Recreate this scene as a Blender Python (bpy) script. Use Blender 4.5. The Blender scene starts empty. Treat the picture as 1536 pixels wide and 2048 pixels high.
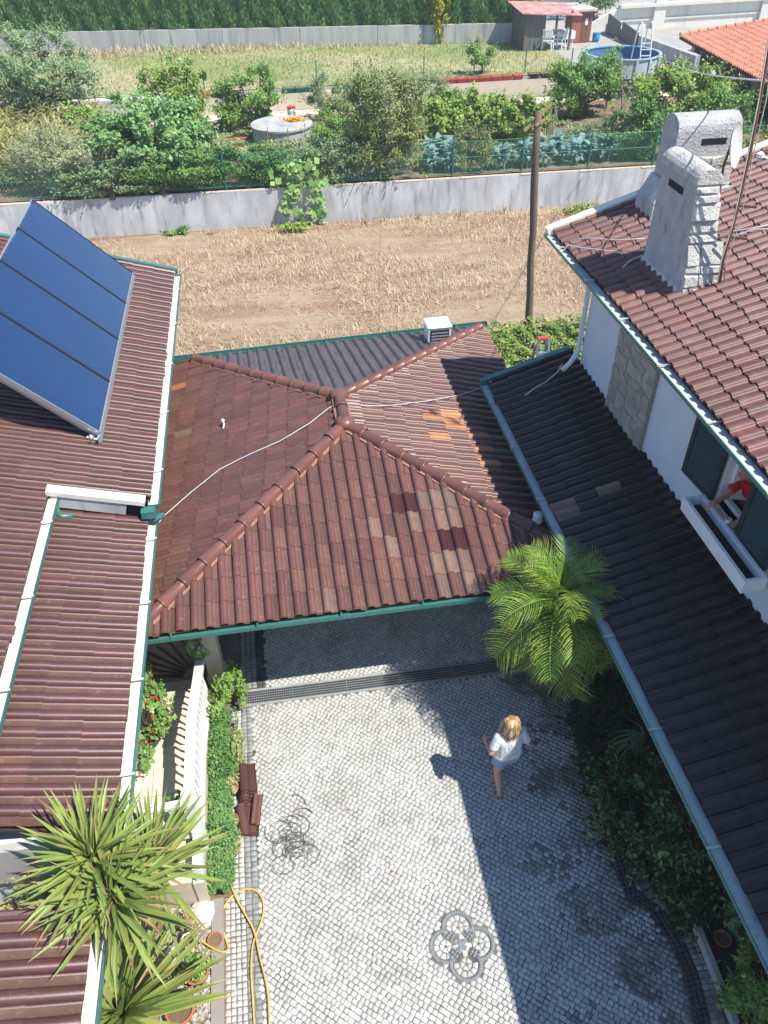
import bpy, math, random
import numpy as np
from mathutils import Vector, Matrix
random.seed(7); RNG = np.random.default_rng(7)
SC = bpy.context.scene
COL = SC.collection
pi = math.pi
# ------------------------------------------------------------------ camera
FOC, H = 1555.0, 10.3
TH, RO, YA = math.radians(40.3), math.radians(-1.0), math.radians(8.5)
_f = np.array([math.sin(YA)*math.cos(TH), math.cos(YA)*math.cos(TH), -math.sin(TH)])
_r = np.array([math.cos(YA), -math.sin(YA), 0.0]); _u = np.cross(_r, _f)
R2 = _r*math.cos(RO)+_u*math.sin(RO); U2 = np.cross(R2, _f)
CAM = np.array([0, 0, H])
cam = bpy.data.cameras.new('camera'); camo = bpy.data.objects.new('camera', cam); COL.objects.link(camo)
cam.sensor_fit = 'HORIZONTAL'; cam.sensor_width = 36; cam.lens = 36*FOC/1536
cam.clip_start = .1; cam.clip_end = 600
mw = Matrix.Identity(4)
for i in range(3):
    mw[i][0], mw[i][1], mw[i][2], mw[i][3] = R2[i], U2[i], -_f[i], CAM[i]
camo.matrix_world = mw
SC.camera = camo
SC.render.resolution_x, SC.render.resolution_y = 768, 1024
# ------------------------------------------------------------------ sky, sun, exposure
SUN = Vector((-0.50, 0.37, -1.0)).normalized()
world = bpy.data.worlds.new('World'); SC.world = world; world.use_nodes = True
wn = world.node_tree.nodes; wl = world.node_tree.links
bg = wn['Background']; sky = wn.new('ShaderNodeTexSky'); sky.sky_type = 'NISHITA'; sky.sun_disc = False
sky.sun_elevation = math.asin(-SUN.z); sky.sun_rotation = math.atan2(-SUN.x, -SUN.y)
sky.air_density = 1.0; sky.dust_density = .1; sky.ozone_density = 6.0
wl.new(sky.outputs[0], bg.inputs[0]); bg.inputs[1].default_value = 0.15
sl = bpy.data.lights.new('sun', 'SUN'); sl.energy = 5.0; sl.angle = math.radians(.5); sl.color = (1, .955, .88)
so = bpy.data.objects.new('sun', sl); COL.objects.link(so); so.location = (20, -17, 40)
so.rotation_euler = SUN.to_track_quat('-Z', 'Y').to_euler()
vs = SC.view_settings; vs.view_transform = 'Standard'; vs.look = 'None'; vs.gamma = 1; vs.exposure = 0.47
vs.use_curve_mapping = False
# ------------------------------------------------------------------ helpers
def ray(x, y): return _f+R2*(x-768)/FOC-U2*(y-1024)/FOC
def at(x, y, z): d = ray(x, y); return CAM+d*(z-H)/d[2]
def atY(x, y, Y): d = ray(x, y); return CAM+d*Y/d[1]
def atX(x, y, X): d = ray(x, y); return CAM+d*X/d[0]
def onplane(x, y, n, p):
    d = ray(x, y); n = np.array(n, float); return CAM+d*(((np.array(p)-CAM)@n)/(d@n))
def pr(p):
    d = np.array(p, float)-CAM; k = d@_f
    if k <= .05: return (-9999, -9999, k)
    return (768+FOC*(d@R2)/k, 1024-FOC*(d@U2)/k, k)
def srgb(r, g, b):
    return tuple(((c/255)/12.92 if c/255 <= .04045 else ((c/255+.055)/1.055)**2.4) for c in (r, g, b))
WM = {}
def place(o, parent=None, m=None):
    COL.objects.link(o); m = m or Matrix.Identity(4)
    if parent is not None:
        o.parent = parent; o.matrix_parent_inverse = WM[parent].inverted()
    o.matrix_basis = m; WM[o] = m.copy(); return o
def tag(o, label=None, cat=None, group=None, kind=None):
    if label: o['label'] = label
    if cat: o['category'] = cat
    if group: o['group'] = group
    if kind: o['kind'] = kind
    return o
def thing(name, label, cat, loc, group=None):
    o = bpy.data.objects.new(name, None); o.empty_display_size = .2
    place(o, None, Matrix.Translation(Vector([float(c) for c in loc]))); return tag(o, label, cat, group)
def V(*a): return np.array(a, float)
class MB:
    def __init__(s): s.v = []; s.f = []; s.m = []
    def add(s, vs, fs, m=0):
        b = len(s.v); s.v += [tuple(map(float, p)) for p in vs]
        for f in fs: s.f.append(tuple(i+b for i in f)); s.m.append(m)
        return s
    def quad(s, a, b, c, d, m=0): return s.add([a, b, c, d], [(0, 1, 2, 3)], m)
    def box(s, x0, x1, y0, y1, z0, z1, m=0):
        return s.add([(x0,y0,z0),(x1,y0,z0),(x1,y1,z0),(x0,y1,z0),(x0,y0,z1),(x1,y0,z1),(x1,y1,z1),(x0,y1,z1)],
            [(0,3,2,1),(4,5,6,7),(0,1,5,4),(1,2,6,5),(2,3,7,6),(3,0,4,7)], m)
    def hexa(s, lo, hi, m=0):
        return s.add(list(lo)+list(hi), [(0,3,2,1),(4,5,6,7),(0,1,5,4),(1,2,6,5),(2,3,7,6),(3,0,4,7)], m)
    def beam(s, a, b, w, h, up=(0,0,1), m=0):
        a = np.array(a, float); b = np.array(b, float); d = b-a; d /= np.linalg.norm(d)
        side = np.cross(d, np.array(up, float)); side /= np.linalg.norm(side); u = np.cross(side, d)
        q = [(-1,-1),(1,-1),(1,1),(-1,1)]
        return s.hexa([a+side*x*w/2+u*y*h/2 for x, y in q], [b+side*x*w/2+u*y*h/2 for x, y in q], m)
    def tube(s, pts, r, n=6, m=0, caps=True, close=False):
        P = [np.array(p, float) for p in pts]; k = len(P)
        rr = r if hasattr(r, '__len__') else [r]*k
        prev = None; base = len(s.v)
        for i in range(k):
            if close: d = P[(i+1) % k]-P[i-1]
            else: d = P[min(i+1, k-1)]-P[max(i-1, 0)]
            d = d/(np.linalg.norm(d)+1e-9)
            if prev is None:
                a = np.cross(d, (0, 0, 1.0)); 
                if np.linalg.norm(a) < .05: a = np.cross(d, (1.0, 0, 0))
            else: a = prev-d*(prev@d)
            a /= np.linalg.norm(a); prev = a; b = np.cross(d, a)
            for j in range(n):
                t = 2*pi*j/n; s.v.append(tuple(P[i]+rr[i]*(a*math.cos(t)+b*math.sin(t))))
        for i in range(k if close else k-1):
            i2 = (i+1) % k
            for j in range(n):
                j2 = (j+1) % n
                s.f.append((base+i*n+j, base+i*n+j2, base+i2*n+j2, base+i2*n+j)); s.m.append(m)
        if caps and not close:
            s.f.append(tuple(base+j for j in range(n))[::-1]); s.m.append(m)
            s.f.append(tuple(base+(k-1)*n+j for j in range(n))); s.m.append(m)
        return s
    def lathe(s, c, prof, n=16, m=0, capb=True, capt=True, sx=1, sy=1):
        base = len(s.v); k = len(prof)
        for r, z in prof:
            for j in range(n):
                t = 2*pi*j/n; s.v.append((c[0]+r*sx*math.cos(t), c[1]+r*sy*math.sin(t), c[2]+z))
        for i in range(k-1):
            for j in range(n):
                j2 = (j+1) % n; s.f.append((base+i*n+j, base+i*n+j2, base+(i+1)*n+j2, base+(i+1)*n+j)); s.m.append(m)
        if capb: s.f.append(tuple(base+j for j in range(n))[::-1]); s.m.append(m)
        if capt: s.f.append(tuple(base+(k-1)*n+j for j in range(n))); s.m.append(m)
        return s
    def prism(s, poly, z0, z1, m=0):
        n = len(poly); lo = [(p[0], p[1], z0) for p in poly]; hi = [(p[0], p[1], z1) for p in poly]
        return s.add(lo+hi, [tuple(range(n))[::-1], tuple(range(n, 2*n))]+[(i, (i+1) % n, n+(i+1) % n, n+i) for i in range(n)], m)
    def extr(s, poly, d, m=0):
        n = len(poly); d = np.array(d, float); P = [np.array(p, float) for p in poly]
        return s.add(P+[p+d for p in P], [tuple(range(n))[::-1], tuple(range(n, 2*n))]+[(i, (i+1) % n, n+(i+1) % n, n+i) for i in range(n)], m)
    def mesh(s, name, mats, smooth=False, org=None):
        me = bpy.data.meshes.new(name); v = s.v
        if org is not None: v = [(a-org[0], b-org[1], c-org[2]) for a, b, c in v]
        me.from_pydata(v, [], s.f)
        mats = mats if isinstance(mats, (list, tuple)) else [mats]
        for q in mats: me.materials.append(q)
        if len(mats) > 1: me.polygons.foreach_set('material_index', s.m)
        if smooth: me.polygons.foreach_set('use_smooth', [True]*len(s.f))
        me.update(); return me
    def build(s, name, mats, parent=None, smooth=False):
        a = np.array(s.v); org = V((a[:,0].min()+a[:,0].max())/2, (a[:,1].min()+a[:,1].max())/2, a[:,2].min())
        o = bpy.data.objects.new(name, s.mesh(name, mats, smooth, org))
        return place(o, parent, Matrix.Translation(Vector(org)))
def npmesh(name, verts, quads, mats, midx=None, smooth=False):
    me = bpy.data.meshes.new(name); nv, nf = len(verts), len(quads); k = quads.shape[1]
    me.vertices.add(nv); me.vertices.foreach_set('co', np.ascontiguousarray(verts, np.float32).ravel())
    me.loops.add(nf*k); me.loops.foreach_set('vertex_index', np.ascontiguousarray(quads, np.int32).ravel())
    me.polygons.add(nf); me.polygons.foreach_set('loop_start', np.arange(0, nf*k, k, dtype=np.int32))
    for q in (mats if isinstance(mats, (list, tuple)) else [mats]): me.materials.append(q)
    if midx is not None: me.polygons.foreach_set('material_index', np.asarray(midx, np.int32))
    if smooth: me.polygons.foreach_set('use_smooth', np.ones(nf, bool))
    me.update(calc_edges=True); me.validate(); return me
def npobj(name, verts, quads, mats, parent=None, midx=None, smooth=False):
    org = V((verts[:,0].min()+verts[:,0].max())/2, (verts[:,1].min()+verts[:,1].max())/2, verts[:,2].min())
    return place(bpy.data.objects.new(name, npmesh(name, verts-org, quads, mats, midx, smooth)), parent, Matrix.Translation(Vector(org)))
def copy_tree(o, m, parent=None):
    """copy a thing, its parts and sub-parts, moved so that the root sits at matrix m"""
    d = m @ WM[o].inverted()
    def rec(a, p):
        c = a.copy(); c.parent = None; c.matrix_parent_inverse = Matrix.Identity(4); place(c, p, d @ WM[a])
        for ch in [x for x in list(WM) if x.parent == a]: rec(ch, c)
        return c
    return rec(o, parent)
def move(t, m):
    """put a thing that was built round the origin where it stands"""
    def rec(o):
        WM[o] = m @ WM[o]
        for c in [x for x in list(WM) if x.parent == o]: rec(c)
    rec(t); t.matrix_basis = WM[t]
ORD = 'first second third fourth fifth sixth seventh eighth ninth tenth eleventh twelfth thirteenth fourteenth fifteenth sixteenth'.split()
# ------------------------------------------------------------------ materials
def mat(name, c1, c2=None, scale=4, rough=.8, spec=.3, bump=0, bscale=40, rand=0, hue=0, stretch=(1,1,1), lo=.35, hi=.65,
        c3=None, s3=1.2, lo3=.55, hi3=.7, stretch3=(1,1,1), metal=0, coat=0, trans=0, emit=None, coords='P', detail=6, coatr=.1, bdist=.01):
    m = bpy.data.materials.new(name); m.use_nodes = True; nt = m.node_tree; N = nt.nodes; L = nt.links
    b = N['Principled BSDF']; c1 = (*c1, 1)
    b.inputs['Roughness'].default_value = rough; b.inputs['Specular IOR Level'].default_value = spec
    b.inputs['Metallic'].default_value = metal
    if coat: b.inputs['Coat Weight'].default_value = coat; b.inputs['Coat Roughness'].default_value = coatr
    b.inputs['Base Color'].default_value = c1
    if coords == 'P': src = N.new('ShaderNodeNewGeometry').outputs['Position']
    else: src = N.new('ShaderNodeTexCoord').outputs['Object']
    def noise(sc, st, det=detail):
        mp = N.new('ShaderNodeMapping'); mp.inputs['Scale'].default_value = st; L.new(src, mp.inputs[0])
        n = N.new('ShaderNodeTexNoise'); n.inputs['Scale'].default_value = sc; n.inputs['Detail'].default_value = det
        n.inputs['Roughness'].default_value = .62; L.new(mp.outputs[0], n.inputs['Vector']); return n.outputs[0]
    def ramp(x, lo, hi):
        r = N.new('ShaderNodeMapRange'); r.inputs[1].default_value = lo; r.inputs[2].default_value = hi; L.new(x, r.inputs[0]); return r.outputs[0]
    def mix(fac, a, bcol):
        q = N.new('ShaderNodeMix'); q.data_type = 'RGBA'; L.new(fac, q.inputs[0])
        for k, x in ((6, a), (7, bcol)):
            if isinstance(x, tuple): q.inputs[k].default_value = x
            else: L.new(x, q.inputs[k])
        return q.outputs[2]
    cur = c1
    if c2 is not None: cur = mix(ramp(noise(scale, stretch), lo, hi), cur, (*c2, 1))
    if c3 is not None: cur = mix(ramp(noise(s3, stretch3), lo3, hi3), cur, (*c3, 1))
    if rand or hue:
        oi = N.new('ShaderNodeObjectInfo'); g = N.new('ShaderNodeNewGeometry')
        ad = N.new('ShaderNodeMath'); ad.operation = 'ADD'; L.new(oi.outputs['Random'], ad.inputs[0]); L.new(g.outputs['Random Per Island'], ad.inputs[1])
        fr = N.new('ShaderNodeMath'); fr.operation = 'FRACT'; L.new(ad.outputs[0], fr.inputs[0])
        hs = N.new('ShaderNodeHueSaturation')
        r = N.new('ShaderNodeMapRange'); r.inputs[3].default_value = 1-rand; r.inputs[4].default_value = 1+rand; L.new(fr.outputs[0], r.inputs[0]); L.new(r.outputs[0], hs.inputs['Value'])
        if hue:
            m7 = N.new('ShaderNodeMath'); m7.operation = 'MULTIPLY'; m7.inputs[1].default_value = 7.31; L.new(fr.outputs[0], m7.inputs[0])
            f2 = N.new('ShaderNodeMath'); f2.operation = 'FRACT'; L.new(m7.outputs[0], f2.inputs[0])
            r2 = N.new('ShaderNodeMapRange'); r2.inputs[3].default_value = .5-hue; r2.inputs[4].default_value = .5+hue; L.new(f2.outputs[0], r2.inputs[0]); L.new(r2.outputs[0], hs.inputs['Hue'])
        if isinstance(cur, tuple): hs.inputs['Color'].default_value = cur
        else: L.new(cur, hs.inputs['Color'])
        cur = hs.outputs[0]
    if not isinstance(cur, tuple): L.new(cur, b.inputs['Base Color'])
    if bump:
        bn = N.new('ShaderNodeBump'); bn.inputs['Strength'].default_value = bump; bn.inputs['Distance'].default_value = bdist
        L.new(noise(bscale, stretch), bn.inputs['Height']); L.new(bn.outputs[0], b.inputs['Normal'])
    if trans:
        tr = N.new('ShaderNodeBsdfTranslucent'); mx = N.new('ShaderNodeMixShader'); mx.inputs[0].default_value = trans
        if isinstance(cur, tuple): tr.inputs[0].default_value = cur
        else: L.new(cur, tr.inputs[0])
        L.new(b.outputs[0], mx.inputs[1]); L.new(tr.outputs[0], mx.inputs[2]); L.new(mx.outputs[0], N['Material Output'].inputs[0])
    return m
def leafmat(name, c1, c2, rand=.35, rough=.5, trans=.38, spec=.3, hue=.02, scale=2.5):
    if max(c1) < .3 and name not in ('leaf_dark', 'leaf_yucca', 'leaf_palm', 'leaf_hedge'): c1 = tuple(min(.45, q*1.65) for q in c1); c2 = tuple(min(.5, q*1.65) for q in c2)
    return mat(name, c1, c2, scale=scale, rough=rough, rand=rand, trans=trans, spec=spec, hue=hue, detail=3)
M = {}
TB = dict(rough=.3, spec=.5, bump=.2, bscale=70, rand=.14, hue=.01, bdist=.004)
M['tile'] = mat('glazed_tile', (.158,.063,.046), (.122,.056,.044), 3, c3=(.25,.16,.12), s3=22, lo3=.58, hi3=.76, **{**TB, 'rough': .42})
M['tile_dark'] = mat('glazed_tile_plum', (.112,.041,.031), (.088,.036,.029), 3, c3=(.20,.13,.105), s3=22, lo3=.6, hi3=.78, **{**TB, 'rough': .36, 'rand': .16, 'spec': .75})
M['tile_tan'] = mat('tan_tile', (.21,.128,.09), (.165,.10,.078), 8, **{**TB, 'rough': .5, 'rand': .18})
M['tile_orange'] = mat('orange_tile', (.44,.19,.075), (.34,.14,.06), 8, **{**TB, 'rough': .5, 'rand': .15})
M['tile_red'] = mat('maroon_tile', (.075,.02,.02), (.06,.02,.02), 8, **{**TB, 'rand': .1})
M['tile_up'] = mat('satin_tile', (.175,.070,.054), (.145,.074,.062), 3, c3=(.22,.125,.10), s3=7, lo3=.52, hi3=.8, **{**TB, 'rough': .47, 'rand': .2, 'hue': .008})
M['clay'] = mat('raw_clay_edge', (.46,.24,.15), (.36,.18,.12), 30, rough=.95)
M['pan_dark'] = mat('dusty_tile_pan', (.128,.067,.049), (.098,.052,.040), 6, rough=.6, spec=.2, rand=.14, c3=(.17,.105,.08), s3=12)
M['pan'] = mat('dusty_pavilion_pan', (.16,.08,.065), (.12,.065,.056), 6, rough=.6, spec=.2, rand=.2, c3=(.21,.125,.10), s3=12)
M['tile_porch'] = mat('shaded_porch_tile', (.026,.016,.018), (.02,.014,.017), 3, **{**TB, 'rough': .26, 'rand': .18, 'spec': .42})  # brown roof tile with the porch's shade darkened into its colour
M['tile_grey'] = mat('grey_tile', (.11,.085,.085), (.075,.06,.062), 6, stretch=(1,5,1), c3=(.17,.145,.135), s3=18, lo3=.5, hi3=.8, **{**TB, 'rough': .5, 'rand': .12})
M['tile_far'] = mat('far_orange_tile', (.55,.225,.14), (.45,.18,.115), 5, rough=.7, rand=.15)
M['ridge'] = mat('ridge_tile', (.185,.075,.056), (.15,.066,.052), 3, c3=(.26,.11,.07), s3=14, lo3=.58, hi3=.8, rough=.36, spec=.5, rand=.14)
M['mortar'] = mat('orange_mortar', (.38,.20,.12), (.28,.15,.10), 20, rough=.95, bump=.5, bscale=60)
M['deck'] = mat('roof_deck', (.05,.03,.026), rough=.9)
M['green'] = mat('green_paint', (.045,.19,.16), (.04,.16,.135), 3, rough=.35, spec=.5, c3=(.16,.30,.26), s3=6, lo3=.6, hi3=.8)
M['cream'] = mat('cream_gutter', (.80,.76,.62), (.74,.70,.58), 3, rough=.5, c3=(.5,.46,.36), s3=5, lo3=.62, hi3=.8)
M['gutin'] = mat('gutter_inside', (.52,.56,.52), (.45,.49,.46), 5, rough=.6, c3=(.2,.19,.16), s3=9, lo3=.6, hi3=.8)
M['white'] = mat('white_wall', (.68,.73,.76), (.62,.67,.70), 1.5, rough=.85, bump=.1, bscale=80)
M['whitep'] = mat('white_paint', (.82,.82,.80), (.75,.75,.73), 8, rough=.5)
M['cobble'] = mat('limestone_cobble', (.57,.565,.53), (.48,.475,.445), 1.3, rough=.8, rand=.13, hue=.008, bump=.4, bscale=60, c3=(.30,.29,.265), s3=1.6, lo3=.5, hi3=.8)
M['cobble_grey'] = mat('grey_cobble', (.30,.31,.30), (.24,.25,.25), 2, rough=.8, rand=.2, bump=.3, bscale=60)
M['cobble_dark'] = mat('dark_grey_cobble', (.24,.26,.265), (.21,.23,.235), 2, rough=.8, rand=.08)
M['cobble_moss'] = mat('mossy_cobble', (.40,.40,.37), (.32,.32,.30), 2, rough=.85, rand=.3, bump=.4, bscale=60, c3=(.18,.18,.15), s3=2.2, lo3=.42, hi3=.66)
M['cobble_black'] = mat('basalt_cobble', (.06,.063,.068), (.08,.08,.085), 4, rough=.7, rand=.3)
M['joint'] = mat('sand_joint', (.20,.185,.155), (.14,.13,.105), 3, rough=1, c3=(.06,.062,.042), s3=1.5, lo3=.5, hi3=.65)
M['stone'] = mat('beige_stone', (.66,.57,.44), (.58,.51,.40), 4, rough=.7, c3=(.45,.39,.31), s3=2, lo3=.58, hi3=.75, bump=.15, rand=.06)
M['earth'] = mat('earth', (.17,.115,.07), (.25,.18,.11), 2, rough=1, bump=.8, bscale=20, bdist=.05)
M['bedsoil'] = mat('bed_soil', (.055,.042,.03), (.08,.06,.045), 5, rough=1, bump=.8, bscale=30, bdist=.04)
M['soil'] = mat('garden_soil', (.20,.13,.085), (.28,.20,.13), 1.5, rough=1, bump=.8, bscale=16, bdist=.05, c3=(.11,.10,.05), s3=.8)
M['field'] = mat('dry_field', (.53,.405,.265), (.38,.27,.17), .8, rough=1, bump=1, bscale=18, bdist=.08, c3=(.40,.25,.155), s3=.45, lo3=.48, hi3=.7, stretch=(.5,1.8,1), stretch3=(.5,1.6,1))
M['windrow'] = mat('old_straw', (.38,.27,.17), (.28,.19,.12), 3, rough=.95, rand=.3)
M['straw'] = mat('straw', (.64,.52,.35), (.48,.37,.24), 2, rough=.9, rand=.4, hue=.01, trans=.15)
M['lawn'] = mat('lawn', (.25,.29,.11), (.33,.33,.15), .35, rough=1, bump=.8, bscale=14, bdist=.05, c3=(.44,.39,.22), s3=.16, lo3=.46, hi3=.6)
M['lawnb'] = mat('lawn_blade', (.24,.30,.10), (.34,.35,.16), .3, rough=.8, rand=.35, trans=.2)
M['conc'] = mat('weathered_concrete', (.62,.625,.62), (.40,.405,.415), .9, rough=.9, stretch=(1.5,1.5,.6), lo=.36, hi=.66, c3=(.22,.22,.225), s3=2.2, stretch3=(2.2,2.2,.3), lo3=.52, hi3=.76, bump=.3, bscale=20)
M['kerbc'] = mat('kerb_concrete', (.30,.27,.235), (.24,.22,.19), 3, rough=.95)
M['rimb'] = mat('pool_rim', (.36,.47,.56), (.30,.42,.52), 3, rough=.5)
M['conc2'] = mat('far_concrete', (.50,.49,.46), (.37,.37,.36), .8, rough=.9, stretch=(2.6,2.6,.3), c3=(.22,.22,.22), s3=1.1, stretch3=(3,3,.25), lo3=.54, hi3=.75)
M['concw'] = mat('pale_concrete', (.72,.69,.60), (.64,.62,.55), .8, rough=.9, stretch=(2,2,.4), c3=(.36,.36,.33), s3=1.0, stretch3=(3,3,.18), lo3=.58, hi3=.78)
M['concb'] = mat('beige_render', (.66,.57,.45), (.58,.51,.41), .8, rough=.95, stretch=(1,1,.5), c3=(.34,.31,.27), s3=1, stretch3=(2,2,.4), lo3=.58, hi3=.8)
M['patio'] = mat('patio_slab', (.42,.40,.35), (.33,.32,.29), 1.2, rough=.95)
M['stucco'] = mat('rough_stucco', (.55,.545,.53), (.44,.44,.43), 5, rough=.95, bump=1, bscale=24, bdist=.04, c3=(.25,.25,.25), s3=6, stretch3=(1,1,.4), lo3=.56, hi3=.74)
M['rubble'] = mat('rubble_stone', (.66,.63,.57), (.55,.53,.48), 6, rough=.9, bump=1, bscale=22, bdist=.04, rand=.16, c3=(.34,.32,.29), s3=8, lo3=.56, hi3=.75)
M['slab'] = mat('crazy_paving_stone', (.42,.38,.32), (.34,.31,.27), 6, rough=.85, bump=.6, bscale=26, bdist=.02, rand=.14, c3=(.25,.19,.13), s3=5, lo3=.6, hi3=.75)
M['grout'] = mat('grout', (.30,.28,.25), rough=1)
M['wood'] = mat('grey_wood', (.20,.15,.11), (.13,.10,.075), 6, rough=.9, stretch=(6,6,.5), bump=.8, bscale=14)
M['glass'] = mat('solar_glass', (.008,.030,.098), (.010,.034,.11), 1, rough=.16, spec=.5, coat=.35, coatr=.1)
M['alu'] = mat('aluminium', (.55,.57,.58), rough=.4, metal=.8)
M['steel'] = mat('galvanised_steel', (.42,.45,.45), (.34,.36,.36), 8, rough=.5, metal=.5)
M['gatedark'] = mat('gate_sheet', (.16,.14,.115), (.13,.115,.095), 3, rough=.8)
M['dark'] = mat('dark_interior', (.02,.02,.022), rough=.9)
M['rust'] = mat('rusty_steel', (.17,.075,.045), (.25,.12,.07), 12, rough=.8)
M['rustw'] = mat('rust_streaked_paint', (.62,.60,.54), (.42,.20,.09), 5, rough=.7, lo=.5, hi=.75)
M['shutter'] = mat('shutter_green', (.010,.035,.038), (.013,.045,.047), 6, rough=.4)
M['terra'] = mat('terracotta', (.50,.16,.075), (.42,.13,.065), 8, rough=.85)
M['redp'] = mat('red_plastic', (.55,.085,.045), (.48,.07,.04), 6, rough=.5)
M['greenp'] = mat('green_plastic', (.03,.17,.12), rough=.5)
M['bluep'] = mat('blue_plastic', (.05,.28,.55), rough=.45)
M['tealp'] = mat('teal_plastic', (.06,.33,.40), rough=.45)
M['blackp'] = mat('black_plastic', (.02,.02,.02), rough=.5)
M['yellow'] = mat('yellow_hose', (.62,.45,.11), (.55,.40,.10), 8, rough=.45)
M['cable'] = mat('white_cable', (.62,.62,.60), rough=.5)
M['wire'] = mat('grey_wire', (.12,.12,.115), rough=.5)
M['fence'] = mat('fence_wire', (.09,.30,.21), rough=.5)
M['bark'] = mat('bark', (.13,.10,.075), (.08,.06,.045), 8, rough=.95, stretch=(3,3,.6), bump=.8, bscale=20)
M['pool'] = mat('pool_liner', (.07,.15,.25), (.08,.18,.29), 2, rough=.5)
M['poolw'] = mat('pool_wall', (.50,.56,.58), (.42,.48,.50), 1.5, rough=.5)
M['tin'] = mat('dull_sheet', (.11,.125,.115), (.15,.165,.15), 2, rough=.6, stretch=(3,3,.4))
M['tinred'] = mat('faded_red_sheet', (.42,.16,.13), (.55,.36,.32), 2.2, rough=.7)
M['brickp'] = mat('brick_render', (.38,.15,.10), (.31,.13,.09), 6, rough=.9)
M['gravel'] = mat('pebbles', (.46,.41,.34), (.36,.33,.29), 10, rough=.9, rand=.35)
M['rock'] = mat('pale_rock', (.70,.67,.60), (.6,.58,.53), 5, rough=.9, bump=.6, bscale=12, bdist=.04)
M['deadstick'] = mat('cane', (.42,.31,.17), (.34,.25,.14), 6, rough=.9)
M['orange_pet'] = mat('orange_peel', (.78,.33,.02), (.68,.27,.02), 10, rough=.8, rand=.2)
M['cream_curtain'] = mat('cream_wall', (.66,.61,.42), (.6,.56,.4), 2, rough=.9)
# foliage
F = {}
def lf(k, a, b, **kw): F[k] = leafmat('leaf_'+k, a, b, **kw)
lf('hedge', (.13,.28,.085), (.19,.34,.12), rand=.6)
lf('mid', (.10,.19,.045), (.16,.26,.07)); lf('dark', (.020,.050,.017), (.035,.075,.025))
lf('fig', (.13,.24,.075), (.20,.32,.12), rand=.45); lf('olive', (.23,.29,.14), (.30,.34,.19)); lf('grey', (.15,.22,.10), (.20,.27,.14))
lf('yellow', (.34,.36,.03), (.46,.44,.05), rand=.25); lf('bright', (.17,.29,.05), (.24,.37,.08)); lf('lime', (.24,.40,.06), (.32,.47,.10), rand=.25)
lf('corn', (.34,.40,.13), (.55,.48,.2), rand=.35); lf('cabbage', (.24,.40,.36), (.33,.49,.45), rand=.35); lf('cypress', (.15,.19,.06), (.23,.25,.10))
lf('box', (.14,.20,.045), (.23,.27,.08), rand=.5); lf('dry', (.27,.25,.11), (.36,.31,.16)); lf('herb', (.075,.165,.05), (.12,.22,.07), rand=.45)
lf('pumpkin', (.16,.29,.075), (.22,.36,.12), rand=.3); lf('yucca', (.21,.28,.065), (.29,.35,.095), rand=.22, trans=.15, rough=.42)
lf('yuccaold', (.34,.28,.12), (.28,.16,.08), rand=.25, trans=.1); lf('palm', (.14,.27,.035), (.26,.36,.06), rand=.35, trans=.25, rough=.4)
lf('palmtip', (.42,.32,.10), (.34,.18,.07), rand=.3); lf('cactus', (.11,.17,.075), (.15,.20,.10))
lf('redfl', (.62,.035,.05), (.7,.07,.10), rand=.2); lf('orangefl', (.75,.24,.08), (.7,.15,.08), rand=.2); lf('whitefl', (.7,.68,.64), (.62,.6,.58), rand=.1)
# ------------------------------------------------------------------ roof tiles
def tile_mesh(w, L, h=.05, lift=.024, seg=6):
    prof = [(w*.28*(1-math.cos(pi*i/seg)), h*math.sin(pi*i/seg)**.75) for i in range(seg+1)]
    prof += [(w*.64, .003), (w*.93, .0), (w*1.0, .012)]
    n = len(prof); Lx = L+.035
    v = [(s, 0, q+lift) for s, q in prof]+[(s, Lx, q+.002) for s, q in prof]+[(s, 0, q+lift-.03) for s, q in prof]+[(s, 0, q+lift) for s, q in prof]
    f = [(i, i+1, n+i+1, n+i) for i in range(n-1)]+[(2*n+i, 2*n+i+1, 3*n+i+1, 3*n+i) for i in range(n-1)]
    return v, f
NT = 9   # top faces come first, the raw front edge after them
PAN = dict(tile_dark='pan_dark', tile='pan', tile_red='tile_red')
def tkind(i): return 1 if i >= NT else (2 if i in (6, 7) else 0)
def tmats(k): return [M[k], M[EDGE.get(k, 'clay')], M[PAN.get(k, k)]]
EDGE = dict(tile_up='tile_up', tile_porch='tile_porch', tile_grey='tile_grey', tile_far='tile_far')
def clip(poly, a, b, c):
    out = []
    for i in range(len(poly)):
        p, q = poly[i], poly[(i+1) % len(poly)]
        dp, dq = a*p[0]+b*p[1]+c, a*q[0]+b*q[1]+c
        if dp >= 0: out.append(p)
        if (dp >= 0) != (dq >= 0):
            t = dp/(dp-dq); out.append(tuple(p[k]+t*(q[k]-p[k]) for k in range(3)))
    return out
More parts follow.
